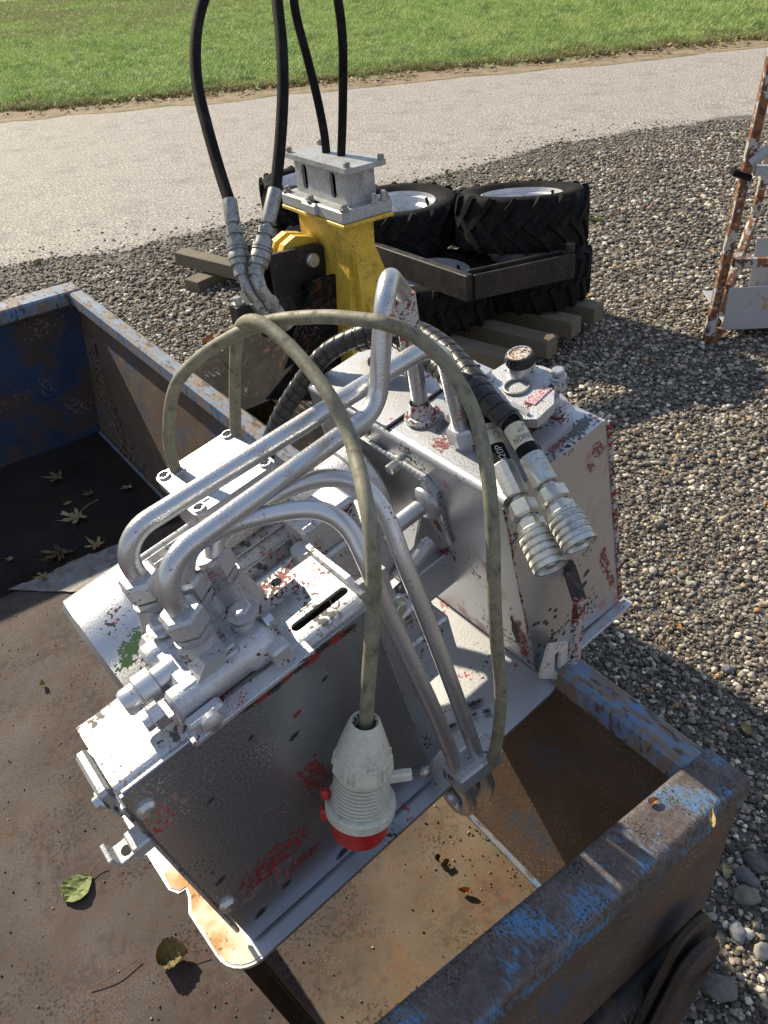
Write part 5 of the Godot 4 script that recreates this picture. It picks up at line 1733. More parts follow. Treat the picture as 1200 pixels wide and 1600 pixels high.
func make_tank(t: Node3D) -> void:
	var g := Geo.new()
	# folded box: rounded along the upper left edge, sharp elsewhere
	var ring := PackedVector2Array([Vector2(0.001, 0.004), Vector2(0.192, -0.012), Vector2(0.194, 0.352), Vector2(0.190, 0.357)])
	for k in 7:
		var a := PI / 2 + PI / 2 * k / 6.0
		ring.append(Vector2(0.011 + 0.010 * cos(a), 0.347 + 0.010 * sin(a)))
	g.prism(ring, -0.474, -0.040, Transform3D.IDENTITY)
	var tank := part("oil_tank", g, M.silver_red, t)
	var sm := Geo.new()
	sm.bar(Vector3(0.0015, 0.01, -0.0395), Vector3(0.0015, 0.345, -0.0395), 0.004, 0.003, Vector3(0, 0, 1), 0.001)
	sm.bar(Vector3(0.1945, -0.01, -0.041), Vector3(0.1955, 0.350, -0.041), 0.010, 0.006, Vector3(0, 0, 1), 0.0015)
	part("weld_seam", sm, M.silver_flake, tank)
	var fl := Geo.new()
	fl.bar(Vector3(0.03, -0.012, -0.033), Vector3(0.204, -0.016, -0.033), 0.022, 0.005, Vector3.UP, 0.001)
	part("bottom_flange", fl, M.silver, tank)
	# hatch lid over the far half
	var lie := Transform3D(Basis(Vector3(1, 0, 0), Vector3(0, 0, 1), Vector3(0, -1, 0)), Vector3.ZERO)
	var l := Geo.new()
	l.prism(Geo.rrect(0.006, -0.466, 0.186, -0.276, 0.004, 3), -0.3625, -0.3575, lie)
	var lid := part("hatch_lid", l, M.silver, tank)
	var gap := Geo.new()
	gap.box(Vector3(0.096, 0.3575, -0.2745), Vector3(0.182, 0.0020, 0.003), Basis.IDENTITY, 0.0)
	part("seal", gap, M.black, lid)
	var ring_ := Geo.new()
	ring_.tube(Geo.smooth([Vector3(0.093, 0.365, -0.33), Vector3(0.095, 0.390, -0.325), Vector3(0.101, 0.392, -0.327), Vector3(0.103, 0.366, -0.33)], 5), 0.003, 8)
	part("lid_pin", ring_, M.zinc_dull, lid)
	# flanges, stub and brackets on the left face
	var p1 := Geo.new()
	p1.prism(PackedVector2Array([Vector2(-0.345, 0.165), Vector2(-0.205, 0.165), Vector2(-0.172, 0.195), Vector2(-0.172, 0.300), Vector2(-0.195, 0.318), Vector2(-0.345, 0.318)]), -0.006, 0.0005, Transform3D(Basis(Vector3(0, 0, 1), Vector3(0, 1, 0), Vector3(1, 0, 0)), Vector3.ZERO))
	part("mount_plate", p1, M.silver_red, tank)
	var wd := Geo.new()
	for k in 60:
		var q := k / 59.0
		var p := Vector3(-0.006, 0.318, -0.31).lerp(Vector3(-0.006, 0.314, -0.195), minf(q * 1.6, 1.0))
		if q > 0.62:
			p = Vector3(-0.006, 0.314, -0.195).lerp(Vector3(-0.006, 0.20, -0.172), (q - 0.62) / 0.38)
		var r := 0.0058 + 0.0012 * sin(k * 2.1)
		wd.lathe([Vector2(r, 0), Vector2(r * 0.8, 0.0016), Vector2(r * 0.4, 0.0028), Vector2(0, 0.0031)], Geo.along(p + Vector3(0.001, 0, 0), p - Vector3(1, 0, 0)), 10, false, 60.0)
	part("weld_bead", wd, M.silver, tank)
	var fl2 := Geo.new()
	fl2.lathe([Vector2(0.027, 0), Vector2(0.026, 0.008), Vector2(0.020, 0.014), Vector2(0.0125, 0.016), Vector2(0.0125, 0.090), Vector2(0, 0.090)], Geo.along(Vector3(-0.005, 0.268, -0.200), Vector3(-1, 0.268, -0.200)), 28)
	part("suction_stub", fl2, M.silver, tank)
	var ub := Geo.new()
	ub.prism(PackedVector2Array([Vector2(-0.075, 0.085), Vector2(0.001, 0.085), Vector2(0.001, 0.150), Vector2(-0.075, 0.150)]), -0.205, -0.200, Transform3D.IDENTITY)
	ub.box(Vector3(-0.037, 0.150, -0.225), Vector3(0.076, 0.005, 0.05), Basis.IDENTITY, 0.002)
	ub.prism(PackedVector2Array([Vector2(-0.055, 0.15), Vector2(0.0, 0.15), Vector2(0.0, 0.24), Vector2(-0.006, 0.245)]), -0.222, -0.217, Transform3D.IDENTITY)
	part("stay_bracket", ub, M.silver_red, tank)
	var pg := Geo.new()
	pg.tube(PackedVector3Array([Vector3(-0.10, 0.205, -0.175), Vector3(-0.03, 0.215, -0.185)]), 0.013, 16)
	pg.box(Vector3(-0.14, 0.19, -0.13), Vector3(0.09, 0.06, 0.05), Basis(Vector3.BACK, 0.15), 0.004)
	pg.box(Vector3(-0.12, 0.10, -0.13), Vector3(0.09, 0.10, 0.04), Basis.IDENTITY, 0.004)
	part("strut_block", pg, M.silver_worn, tank)
	var b1 := Geo.new()
	b1.bolt(Vector3(0.0, 0.310, -0.255), Vector3(-1, 0, 0), 0.0085, 0.022)
	part("bolt", b1, M.zinc, tank)
	var b2 := Geo.new()
	b2.bolt(Vector3(0.0, 0.337, -0.330), Vector3(-1, 0, 0), 0.0085, 0.016)
	part("bolt", b2, M.zinc, tank)
	var wire := Geo.new()
	wire.tube(PackedVector3Array([Vector3(-0.02, 0.33, -0.42), Vector3(-0.03, 0.24, -0.40)]), 0.003, 8)
	part("split_rod", wire, M.zinc_dull, tank)
	# filter head
	var f := Geo.new()
	f.lathe([Vector2(0.052, 0.0), Vector2(0.048, 0.008), Vector2(0.038, 0.012), Vector2(0.036, 0.036), Vector2(0.042, 0.042), Vector2(0, 0.042)], Geo.along(Vector3(0.145, 0.357, -0.125), Vector3(0.145, 1, -0.125)), 36)
	f.prism(PackedVector2Array([Vector2(0.100, -0.165), Vector2(0.118, -0.190), Vector2(0.168, -0.186), Vector2(0.184, -0.138), Vector2(0.186, -0.104), Vector2(0.176, -0.090), Vector2(0.158, -0.092), Vector2(0.132, -0.070), Vector2(0.098, -0.066), Vector2(0.085, -0.085)]), -0.408, -0.394, lie)
	f.prism(PackedVector2Array([Vector2(0.095, -0.062), Vector2(0.150, -0.060), Vector2(0.168, -0.075), Vector2(0.160, -0.105), Vector2(0.10, -0.105)]), -0.368, -0.3565, lie)
	var head := part("filter_head", f, M.silver_cast, tank)
	var at := Vector3(0.160, 0.408, -0.152)
	var cap := Geo.new()
	cap.lathe([Vector2(0.0190, 0), Vector2(0.0190, 0.015), Vector2(0.0180, 0.017)], Geo.along(at, at + Vector3.UP), 30)
	var neck := part("filler_neck", cap, M.silver_red, head)
	var top := Geo.new()
	top.lathe([Vector2(0.0180, 0.014), Vector2(0.0190, 0.015), Vector2(0.0190, 0.027), Vector2(0.0178, 0.0300), Vector2(0.0155, 0.0305)], Geo.along(at, at + Vector3.UP), 30)
	for k in 22:
		var a := TAU * k / 22.0
		top.box(at + Vector3(cos(a) * 0.0190, 0.0215, sin(a) * 0.0190), Vector3(0.0022, 0.012, 0.0022), Basis(Vector3.UP, -a), 0.0005)
	part("filler_cap", top, M.spiral, neck)
	var disc := Geo.new()
	disc.lathe([Vector2(0.0158, 0.0290), Vector2(0.0158, 0.0307), Vector2(0.014, 0.0311), Vector2(0.0135, 0.0295), Vector2(0, 0.0295)], Geo.along(at, at + Vector3.UP), 30)
	tag(part("cap_top", disc, M.cap, neck), "worn white and orange top of the filler cap")
	for q in [[0.122, -0.181], [0.176, -0.102]]:
		var bo := Geo.new()
		bo.lathe([Vector2(0.011, 0), Vector2(0.011, 0.003), Vector2(0.0085, 0.004), Vector2(0.0085, 0.012), Vector2(0.007, 0.014), Vector2(0, 0.014)], Geo.along(Vector3(q[0], 0.408, q[1]), Vector3(q[0], 1, q[1])), 20)
		part("bolt", bo, M.silver, head)
	var ri := Geo.new()
	var circle := []
	for k in 25:
		var a := TAU * k / 24.0
		circle.append(Vector3(0.131 + cos(a) * 0.0165, 0.410, -0.133 + sin(a) * 0.0165))
	ri.tube(PackedVector3Array(circle), 0.0022, 8)
	part("seal_ring", ri, M.zinc_dull, head)
	var st := Geo.new()
	st.box(Vector3(0.134, 0.4088, -0.098), Vector3(0.038, 0.0012, 0.017), Basis(Vector3.UP, 0.12), 0.0003)
	tag(part("red_plate", st, M.red_plate, head), "small red plate scraped down to white")
	var clip := Geo.new()
	clip.prism(PackedVector2Array([Vector2(0.096, -0.112), Vector2(0.104, -0.114), Vector2(0.100, -0.080), Vector2(0.095, -0.080)]), -0.412, -0.4085, lie)
	part("clip", clip, M.zinc, head)
	var gb := Geo.new()
	gb.lathe([Vector2(0.014, 0), Vector2(0.013, 0.006), Vector2(0.0085, 0.007), Vector2(0.0085, 0.014), Vector2(0, 0.015)], Geo.along(Vector3(0.150, 0.368, -0.082), Vector3(0.150, 1, -0.082)), 16)
	part("bolt", gb, M.silver_flake, head)
	# bent strap and slotted plate on the near face
	var tb := Geo.new()
	tb.bar(Vector3(0.096, 0.155, -0.042), Vector3(0.074, 0.126, -0.004), 0.005, 0.020, Vector3(1, 0.3, 0), 0.001)
	tb.lathe([Vector2(0.010, 0), Vector2(0.009, 0.004), Vector2(0, 0.006)], Geo.along(Vector3(0.094, 0.158, -0.0405), Vector3(0.094, 0.158, 1)), 14)
	var root := part("strap_root", tb, M.black_steel, tank)
	var hb := Geo.new()
	hb.bar(Vector3(0.078, 0.132, -0.002), Vector3(0.033, 0.006, 0.012), 0.019, 0.005, Vector3(0.35, 0.1, 0.9), 0.0012)
	hb.bar(Vector3(0.069, 0.138, -0.003), Vector3(0.024, 0.012, 0.010), 0.005, 0.010, Vector3(0.35, 0.1, 0.9), 0.0012)
	part("hook_strap", hb, M.silver_flake, root)
	var sl := Geo.new()
	sl.prism(PackedVector2Array([Vector2(0.002, 0.102), Vector2(0.036, 0.074), Vector2(0.026, 0.008), Vector2(0.016, 0.004), Vector2(-0.024, 0.050), Vector2(-0.020, 0.060)]), -0.002, 0.003, Transform3D.IDENTITY, [PackedVector2Array([Vector2(0.013, 0.074), Vector2(0.020, 0.067), Vector2(0.013, 0.032), Vector2(0.007, 0.030), Vector2(0.002, 0.036), Vector2(0.008, 0.072)])])
	part("slotted_plate", sl, M.silver_pale, root)

func make_pipes(t: Node3D) -> void:
	var far_long: Array = [Vector3(-0.3957, 0.4600, -0.1525), Vector3(-0.3957, 0.5439, -0.1525), Vector3(0.0495, 0.5226, -0.1600), Vector3(0.0495, 0.3600, -0.1600)]
	var near_long: Array = [Vector3(-0.3872, 0.4600, -0.0706), Vector3(-0.3872, 0.5519, -0.0706), Vector3(-0.0812, 0.5152, -0.1250), Vector3(-0.0155, 0.6494, -0.1400), Vector3(0.0715, 0.5491, -0.2500), Vector3(0.0537, 0.3600, -0.2514)]
	var a := Geo.new()
	a.tube(Geo.bends(far_long, 0.045, 10), 0.0113, 20)
	var pa := part("bent_pipe", a, M.pipe_chipped, t)
	var na := Geo.new()
	nut(na, far_long[3] + Vector3(0, 0.002, 0), Vector3.UP, 0.0205, 0.026)
	na.lathe([Vector2(0.016, -0.004), Vector2(0.016, 0.004)], Geo.along(far_long[3], far_long[3] + Vector3.UP), 6, true)
	part("union_nut", na, M.silver, pa)
	var b := Geo.new()
	b.tube(Geo.bends(near_long, 0.040, 10), 0.0113, 20)
	part("bent_pipe", b, M.pipe_chipped, t)
	var rt := Geo.new()
	var e: Vector3 = near_long[5]
	rt.lathe([Vector2(0.026, -0.002), Vector2(0.026, 0.003), Vector2(0.023, 0.006), Vector2(0.018, 0.006), Vector2(0.016, 0.014), Vector2(0.0135, 0.026)], Geo.along(e, e + Vector3.UP), 26)
	tag(part("pipe_grommet", rt, M.silver_flake, t), "dark rusted seat where the pipe enters the tank")
	var sl := Geo.new()
	var u: Vector3 = near_long[4]
	sl.tube(PackedVector3Array([u.lerp(e, 0.02), u.lerp(e, 0.40)]), 0.0150, 18)
	tag(part("pipe_sleeve", sl, M.silver_flake, t), "pipe sleeve with flaking dark red paint")
	for s in [[Vector3(-0.3676, 0.4548, -0.1050), Vector3(-0.3621, 0.4837, -0.1050), Vector3(-0.3555, 0.5045, -0.1050), Vector3(-0.3440, 0.5199, -0.1030), Vector3(-0.3266, 0.5260, -0.1000), Vector3(-0.2977, 0.5240, -0.0950), Vector3(-0.2665, 0.5179, -0.0850), Vector3(-0.2360, 0.5081, -0.0750), Vector3(-0.2159, 0.5002, -0.0600), Vector3(-0.2056, 0.4880, -0.0450), Vector3(-0.2031, 0.4707, -0.0300), Vector3(-0.2077, 0.4435, -0.0120), Vector3(-0.2101, 0.3874, -0.0020), Vector3(-0.2079, 0.2949, 0.0080), Vector3(-0.2039, 0.1848, 0.0160), Vector3(-0.2033, 0.0668, 0.0220), Vector3(-0.2022, 0.0118, 0.0220), Vector3(-0.2006, -0.0371, 0.0200), Vector3(-0.2026, -0.0782, 0.0080), Vector3(-0.2068, -0.0828, -0.0080), Vector3(-0.2060, -0.0702, -0.0280), Vector3(-0.1953, -0.0901, -0.0600)], [Vector3(-0.3327, 0.4525, -0.1110), Vector3(-0.3253, 0.4838, -0.1110), Vector3(-0.3153, 0.4991, -0.1150), Vector3(-0.2984, 0.5063, -0.1150), Vector3(-0.2698, 0.5080, -0.1150), Vector3(-0.2369, 0.5106, -0.1100), Vector3(-0.1996, 0.5048, -0.1050), Vector3(-0.1712, 0.4937, -0.0950), Vector3(-0.1551, 0.4813, -0.0800), Vector3(-0.1478, 0.4611, -0.0650), Vector3(-0.1489, 0.4363, -0.0500), Vector3(-0.1569, 0.3885, -0.0300), Vector3(-0.1616, 0.3057, -0.0100), Vector3(-0.1664, 0.1924, 0.0100), Vector3(-0.1688, 0.0639, 0.0220), Vector3(-0.1671, 0.0053, 0.0220), Vector3(-0.1651, -0.0417, 0.0200), Vector3(-0.1674, -0.0860, 0.0060), Vector3(-0.1688, -0.0900, -0.0100), Vector3(-0.1600, -0.1060, -0.0400)]]:
		var g := Geo.new()
		g.tube(Geo.smooth(s, 6), 0.0101, 20)
		part("arched_pipe", g, M.pipe, t)
	# clamp at the edge of the base
	var c := Geo.new()
	c.box(Vector3(-0.178, 0.038, 0.022), Vector3(0.078, 0.030, 0.040), Basis(Vector3.UP, 0.0) * Basis(Vector3.BACK, -0.15), 0.003)
	part("pipe_clamp", c, M.silver_cast, t)


# ---------------------------------------------------------------- cable with its plug
func make_cable() -> void:
	var plug_end: Array = [Vector3(-0.2958, 0.2979, 0.0360), Vector3(-0.3567, 0.1381, 0.0360)]
	var one: Array = [Vector3(-0.2988, 0.2811, 0.0340), Vector3(-0.2715, 0.3516, 0.0340), Vector3(-0.2389, 0.4247, 0.0300), Vector3(-0.2151, 0.4873, 0.0250), Vector3(-0.1918, 0.5242, 0.0000), Vector3(-0.1516, 0.5438, -0.0700), Vector3(-0.1386, 0.5748, -0.1100), Vector3(-0.1301, 0.5977, -0.1650), Vector3(-0.1285, 0.6141, -0.2100), Vector3(-0.1314, 0.6210, -0.2450), Vector3(-0.1317, 0.6016, -0.2900), Vector3(-0.1318, 0.5577, -0.3350), Vector3(-0.1487, 0.4746, -0.3700), Vector3(-0.1669, 0.3997, -0.3900), Vector3(-0.1816, 0.3536, -0.3950)]
	var two: Array = [Vector3(-0.2610, 0.4002, -0.3950), Vector3(-0.2514, 0.4611, -0.3850), Vector3(-0.2200, 0.5285, -0.3700), Vector3(-0.1852, 0.5623, -0.3450), Vector3(-0.1471, 0.5904, -0.3000), Vector3(-0.1151, 0.6094, -0.2500), Vector3(-0.0861, 0.6217, -0.1800), Vector3(-0.0649, 0.6231, -0.1250), Vector3(-0.0549, 0.6207, -0.1000), Vector3(-0.0374, 0.6031, -0.0900), Vector3(-0.0238, 0.5766, -0.0700), Vector3(-0.0219, 0.5487, -0.0450), Vector3(-0.0310, 0.5172, -0.0150), Vector3(-0.0564, 0.4769, 0.0200), Vector3(-0.0834, 0.4277, 0.0450), Vector3(-0.1049, 0.3607, 0.0550), Vector3(-0.1204, 0.2881, 0.0600), Vector3(-0.1299, 0.2086, 0.0600), Vector3(-0.1422, 0.1320, 0.0550), Vector3(-0.1573, 0.0603, 0.0450), Vector3(-0.1529, -0.0451, 0.0000), Vector3(-0.1507, -0.1187, -0.0400)]
	var at: Vector3 = plug_end[1]
	var t := thing("power_cable", "grey rubber power cable looped over the pipes with a red and white plug", "cable", Transform3D(PACK, PACK_AT + PACK * at))
	var g := Geo.new()
	g.tube(Geo.smooth(one.map(func(p): return p - at), 8), 0.0080, 16)
	part("cable_end", g, M.cable, t)
	var h := Geo.new()
	h.tube(Geo.smooth(two.map(func(p): return p - at), 8), 0.0080, 16)
	part("cable_loop", h, M.cable, t)
	var a: Vector3 = plug_end[0] - at
	var xf := Geo.along(a, Vector3.ZERO)
	var l := a.length()
	var sc := Vector2(0.95, 0.92)
	var w := Geo.new()
	var prof := [Vector2(0.0105, 0.012), Vector2(0.0125, 0.001), Vector2(0.0165, -0.003), Vector2(0.0185, 0.0), Vector2(0.024, 0.018), Vector2(0.031, 0.042), Vector2(0.0335, 0.058), Vector2(0.0335, 0.078), Vector2(0.031, 0.080)]
	w.lathe(prof.map(func(p): return p * sc), xf, 30, false, 40.0)
	var plug := part("plug_gland", w, M.plug_white, t)
	var fc := Geo.new()
	for k in 6:
		var an := TAU * k / 6.0 + 0.52
		var d: Vector3 = xf.basis * Vector3(cos(an), 0, sin(an))
		fc.bar(xf * Vector3(cos(an) * 0.029, 0.046, sin(an) * 0.029), xf * Vector3(cos(an) * 0.0318, 0.068, sin(an) * 0.0318), 0.026, 0.004, d, 0.0015)
	part("grip_flat", fc, M.plug_white, plug)
	var bk := Geo.new()
	for k in 12:
		var an := TAU * k / 12.0
		bk.box(xf * Vector3(cos(an) * 0.0125, 0.001, sin(an) * 0.0125), Vector3(0.004, 0.004, 0.0012), xf.basis * Basis(Vector3.UP, -an), 0.0)
	part("gland_teeth", bk, M.black, plug)
	var gr := Geo.new()
	var ridged := []
	for k in 9:
		var y := 0.078 + k * 0.0058
		var r := 0.0325 + k * 0.00055
		ridged.append_array([Vector2(r, y), Vector2(r, y + 0.0038), Vector2(r - 0.0018, y + 0.0042), Vector2(r - 0.0018, y + 0.0056)])
	ridged.append_array([Vector2(0.042, 0.131), Vector2(0.0435, 0.134), Vector2(0.0435, 0.147), Vector2(0.042, 0.149), Vector2(0.030, 0.149)])
	gr.lathe(ridged.map(func(p): return p * sc), xf, 40, false, 20.0)
	part("plug_body", gr, M.plug_white, t)
	var lv := Geo.new()
	var right: Vector3 = Vector3(0.80, -0.16, 0.50).normalized()
	var bx := xf * Vector3(0, 0.092, 0)
	lv.bar(bx + right * 0.030, bx + right * 0.058, 0.011, 0.013, xf.basis.y, 0.002)
	part("lever", lv, M.plug_white, t)
	var rd := Geo.new()
	rd.lathe([Vector2(0.028, 0.137), Vector2(0.0348, 0.137), Vector2(0.0345, l - 0.003), Vector2(0.033, l), Vector2(0.031, l), Vector2(0.031, 0.148), Vector2(0, 0.148)], xf, 40)
	var cc := xf * Vector3(0, 0.140, 0)
	rd.bar(cc - right * 0.034 - xf.basis.y * 0.004, cc - right * 0.047 - xf.basis.y * 0.004, 0.014, 0.018, xf.basis.y, 0.003)
	rd.bar(cc - right * 0.036 - xf.basis.y * 0.036, cc - right * 0.047 - xf.basis.y * 0.036, 0.012, 0.014, xf.basis.y, 0.003)
	part("plug_shroud", rd, M.plug_red, t)


# ---------------------------------------------------------------- the two wrapped hoses over the tank
func make_hoses() -> void:
	var spec := [[[Vector3(-0.1202, 0.1899, -0.5490), Vector3(-0.0468, 0.2780, -0.5404), Vector3(0.0057, 0.3444, -0.5055), Vector3(0.0452, 0.3954, -0.4619), Vector3(0.0848, 0.4180, -0.4198), Vector3(0.1145, 0.4310, -0.3730), Vector3(0.1162, 0.4451, -0.3039), Vector3(0.1097, 0.4417, -0.2364), Vector3(0.0905, 0.4359, -0.1728), Vector3(0.0731, 0.4248, -0.1179), Vector3(0.0719, 0.4137, -0.0850)], [Vector3(0.0698, 0.4130, -0.0808), Vector3(0.0172, 0.3370, 0.0691)], "spiral wrapped black hose whose coupling hangs lower right over the tank", true], [[Vector3(0.1006, 0.3855, -0.4544), Vector3(0.1214, 0.4068, -0.3904), Vector3(0.1099, 0.4142, -0.3137), Vector3(0.1020, 0.4073, -0.2508), Vector3(0.0839, 0.4006, -0.1932), Vector3(0.0731, 0.3950, -0.1556), Vector3(0.0622, 0.3908, -0.1269)], [Vector3(0.0613, 0.3925, -0.1245), Vector3(-0.0150, 0.3111, 0.0490)], "spiral wrapped black hose marked 320P, coupling left of the other", false]]
	for s in spec:
		var hp: Array = s[0]
		var ends: Array = s[1]
		var at: Vector3 = ends[1]
		var t := thing("wrapped_hose", s[2], "hose", Transform3D(PACK, PACK_AT + PACK * at), "wrapped hoses lying over the oil tank")
		var a: Vector3 = ends[0] - at
		var path := hp.map(func(p): return p - at)
		path.append(a)
		var line := Geo.smooth(path, 10)
		var core := Geo.new()
		core.tube(line, 0.0118, 16)
		part("hose", core, M.rubber, t)
		# the wrap: a flat band wound round the hose, as rings with a small slant
		var sp := Geo.new()
		var pts := PackedVector3Array()
		var rad := PackedFloat32Array()
		var run := 0.0
		var pitch := 0.0185
		var dense := PackedVector3Array()
		for k in line.size() - 1:
			for q in 6:
				dense.append(line[k].lerp(line[k + 1], q / 6.0))
		var last := -1.0
		for k in dense.size() - 1:
			var step := dense[k].distance_to(dense[k + 1])
			run += step
			if run - last < 0.0012:
				continue
			last = run
			var ph := fmod(run, pitch) / pitch
			pts.append(dense[k])
			rad.append(0.0152 if ph > 0.12 and ph < 0.94 else 0.0132)
		wound(sp, pts, pitch)
		part("spiral_wrap", sp, M.spiral, t)
		var xf := Geo.along(a, Vector3.ZERO)
		var l := a.length()
		var bare := Geo.new()
		bare.tube(PackedVector3Array([xf * Vector3(0, -0.004, 0), xf * Vector3(0, l * 0.30, 0)]), 0.0128, 22)
		part("bare_end", bare, M.rubber, t)
		var lb := Geo.new()
		var l0 := l * (0.03 if s[3] else 0.01)
		lb.lathe([Vector2(0.0125, l0), Vector2(0.0134, l0), Vector2(0.0134, l0 + 0.030), Vector2(0.0125, l0 + 0.030)], xf, 28)
		var band := part("paper_label", lb, M.label, t)
		# side that faces up and to the camera
		var toward := xf.basis.inverse() * (Vector3(-0.1, 0.8, 0.6))
		var ang := atan2(toward.z, toward.x)
		if s[3]:
			part("label_print", wrapped("JENKIN", 0.0075, 0.0136, xf, ang, l0 + 0.022, true), M.print, band)
			part("label_print", wrapped("-HP", 0.0055, 0.0136, xf, ang + 0.1, l0 + 0.012, true), M.print, band)
			part("label_print", wrapped("HYDR", 0.0045, 0.0136, xf, ang + 0.9, l0 + 0.006, true), M.print, band)
		else:
			part("label_print", wrapped("JENKIN", 0.0055, 0.0136, xf, ang - 0.2, l0 + 0.008, true), M.print, band)
			part("hose_print", wrapped("320P", 0.0085, 0.0131, xf, ang, l * 0.235, false), M.print_white, t)
			var mark := Geo.new()
			mark.lathe([Vector2(0.0040, 0), Vector2(0.0048, 0.0002), Vector2(0.0048, 0.0003)], Geo.along(xf * (Vector3(cos(ang + 0.4), 0, sin(ang + 0.4)) * 0.0136 + Vector3(0, l0 + 0.019, 0)), xf * (Vector3(cos(ang + 0.4), 0, sin(ang + 0.4)) + Vector3(0, l0 + 0.019, 0))), 20)
			part("label_stamp", mark, M.print, band)
		var fe := Geo.new()
		fe.lathe([Vector2(0.0125, l * 0.285), Vector2(0.0152, l * 0.285), Vector2(0.0156, l * 0.29), Vector2(0.0156, l * 0.51), Vector2(0.0135, l * 0.52), Vector2(0.0100, l * 0.525), Vector2(0.0100, l * 0.56)], xf, 12, true)
		part("ferrule", fe, M.zinc, t)
		var nu := Geo.new()
		nut(nu, xf * Vector3(0, l * 0.555, 0), xf.basis.y, 0.0188, l * 0.105)
		nu.lathe([Vector2(0.0118, l * 0.65), Vector2(0.0118, l * 0.675), Vector2(0.0145, l * 0.68), Vector2(0.0145, l * 0.69)], xf, 20)
		nut(nu, xf * Vector3(0, l * 0.688, 0), xf.basis.y, 0.0178, l * 0.055)
		part("union_nut", nu, M.zinc, t)
		var cp := Geo.new()
		var y0 := l * 0.735
		var span := l - y0
		cp.lathe([Vector2(0.0165, 0), Vector2(0.0195, 0.04), Vector2(0.0195, 0.12), Vector2(0.0182, 0.13), Vector2(0.0182, 0.17), Vector2(0.0208, 0.18), Vector2(0.0208, 0.30), Vector2(0.0192, 0.31), Vector2(0.0192, 0.35), Vector2(0.0210, 0.36), Vector2(0.0210, 0.48), Vector2(0.0194, 0.49), Vector2(0.0194, 0.53), Vector2(0.0212, 0.54), Vector2(0.0212, 0.66), Vector2(0.0196, 0.67), Vector2(0.0196, 0.71), Vector2(0.0213, 0.72), Vector2(0.0213, 0.84), Vector2(0.0200, 0.85), Vector2(0.0200, 0.88), Vector2(0.0214, 0.89), Vector2(0.0210, 1.0), Vector2(0.0180, 1.0), Vector2(0.0165, 0.90), Vector2(0.0100, 0.88), Vector2(0.006, 0.97), Vector2(0, 0.97)].map(func(p): return Vector2(p.x, y0 + p.y * span)), xf, 34, false, 12.0)
		var coup := part("quick_coupling", cp, M.zinc, t)
		var kn := Geo.new()
		for band_y in [0.24, 0.42, 0.60, 0.78]:
			for k in 48:
				var an := TAU * k / 48.0
				kn.box(xf * Vector3(cos(an) * 0.0211, y0 + band_y * span, sin(an) * 0.0211), Vector3(0.0009, span * 0.10, 0.0014), xf.basis * Basis(Vector3.UP, -an) * Basis(Vector3.RIGHT, 0.5), 0.0)
		tag(part("knurling", kn, M.zinc, coup), "", "", "", "stuff")

# a band wound along the line: a tube whose radius steps in once per turn along a helix
func wound(g: Geo, p: PackedVector3Array, pitch: float) -> void:
	var seg := 20
	var t0 := (p[1] - p[0]).normalized()
	var x := Vector3.UP.cross(t0).normalized()
	var start := g.v.size()
	var run := 0.0
	for k in p.size():
		var d := (p[mini(k + 1, p.size() - 1)] - p[maxi(k - 1, 0)]).normalized()
		x = (x - d * x.dot(d)).normalized()
		var y := d.cross(x)
		if k > 0:
			run += p[k].distance_to(p[k - 1])
		for s in seg + 1:
			var a := TAU * s / seg
			var o := x * cos(a) + y * sin(a)
			var ph := fposmod(run / pitch + float(s) / seg, 1.0)
			var r := 0.0152
			if ph < 0.10:
				r = lerpf(0.0130, 0.0152, ph / 0.10)
			elif ph > 0.55:
				r = 0.0152 + 0.0006 * (ph - 0.55) / 0.45
			g.v.append(p[k] + o * r)
			var tilt := 0.0
			if ph < 0.10:
				tilt = -0.8
			elif ph < 0.25:
				tilt = -0.25
			elif ph > 0.85:
				tilt = 0.35
			g.n.append((o + d * tilt).normalized())
	for k in p.size() - 1:
		for s in seg:
			var a := start + k * (seg + 1) + s
			var b := a + seg + 1
			g.tri(a, a + 1, b, g.n[a])
			g.tri(a + 1, b + 1, b, g.n[a])


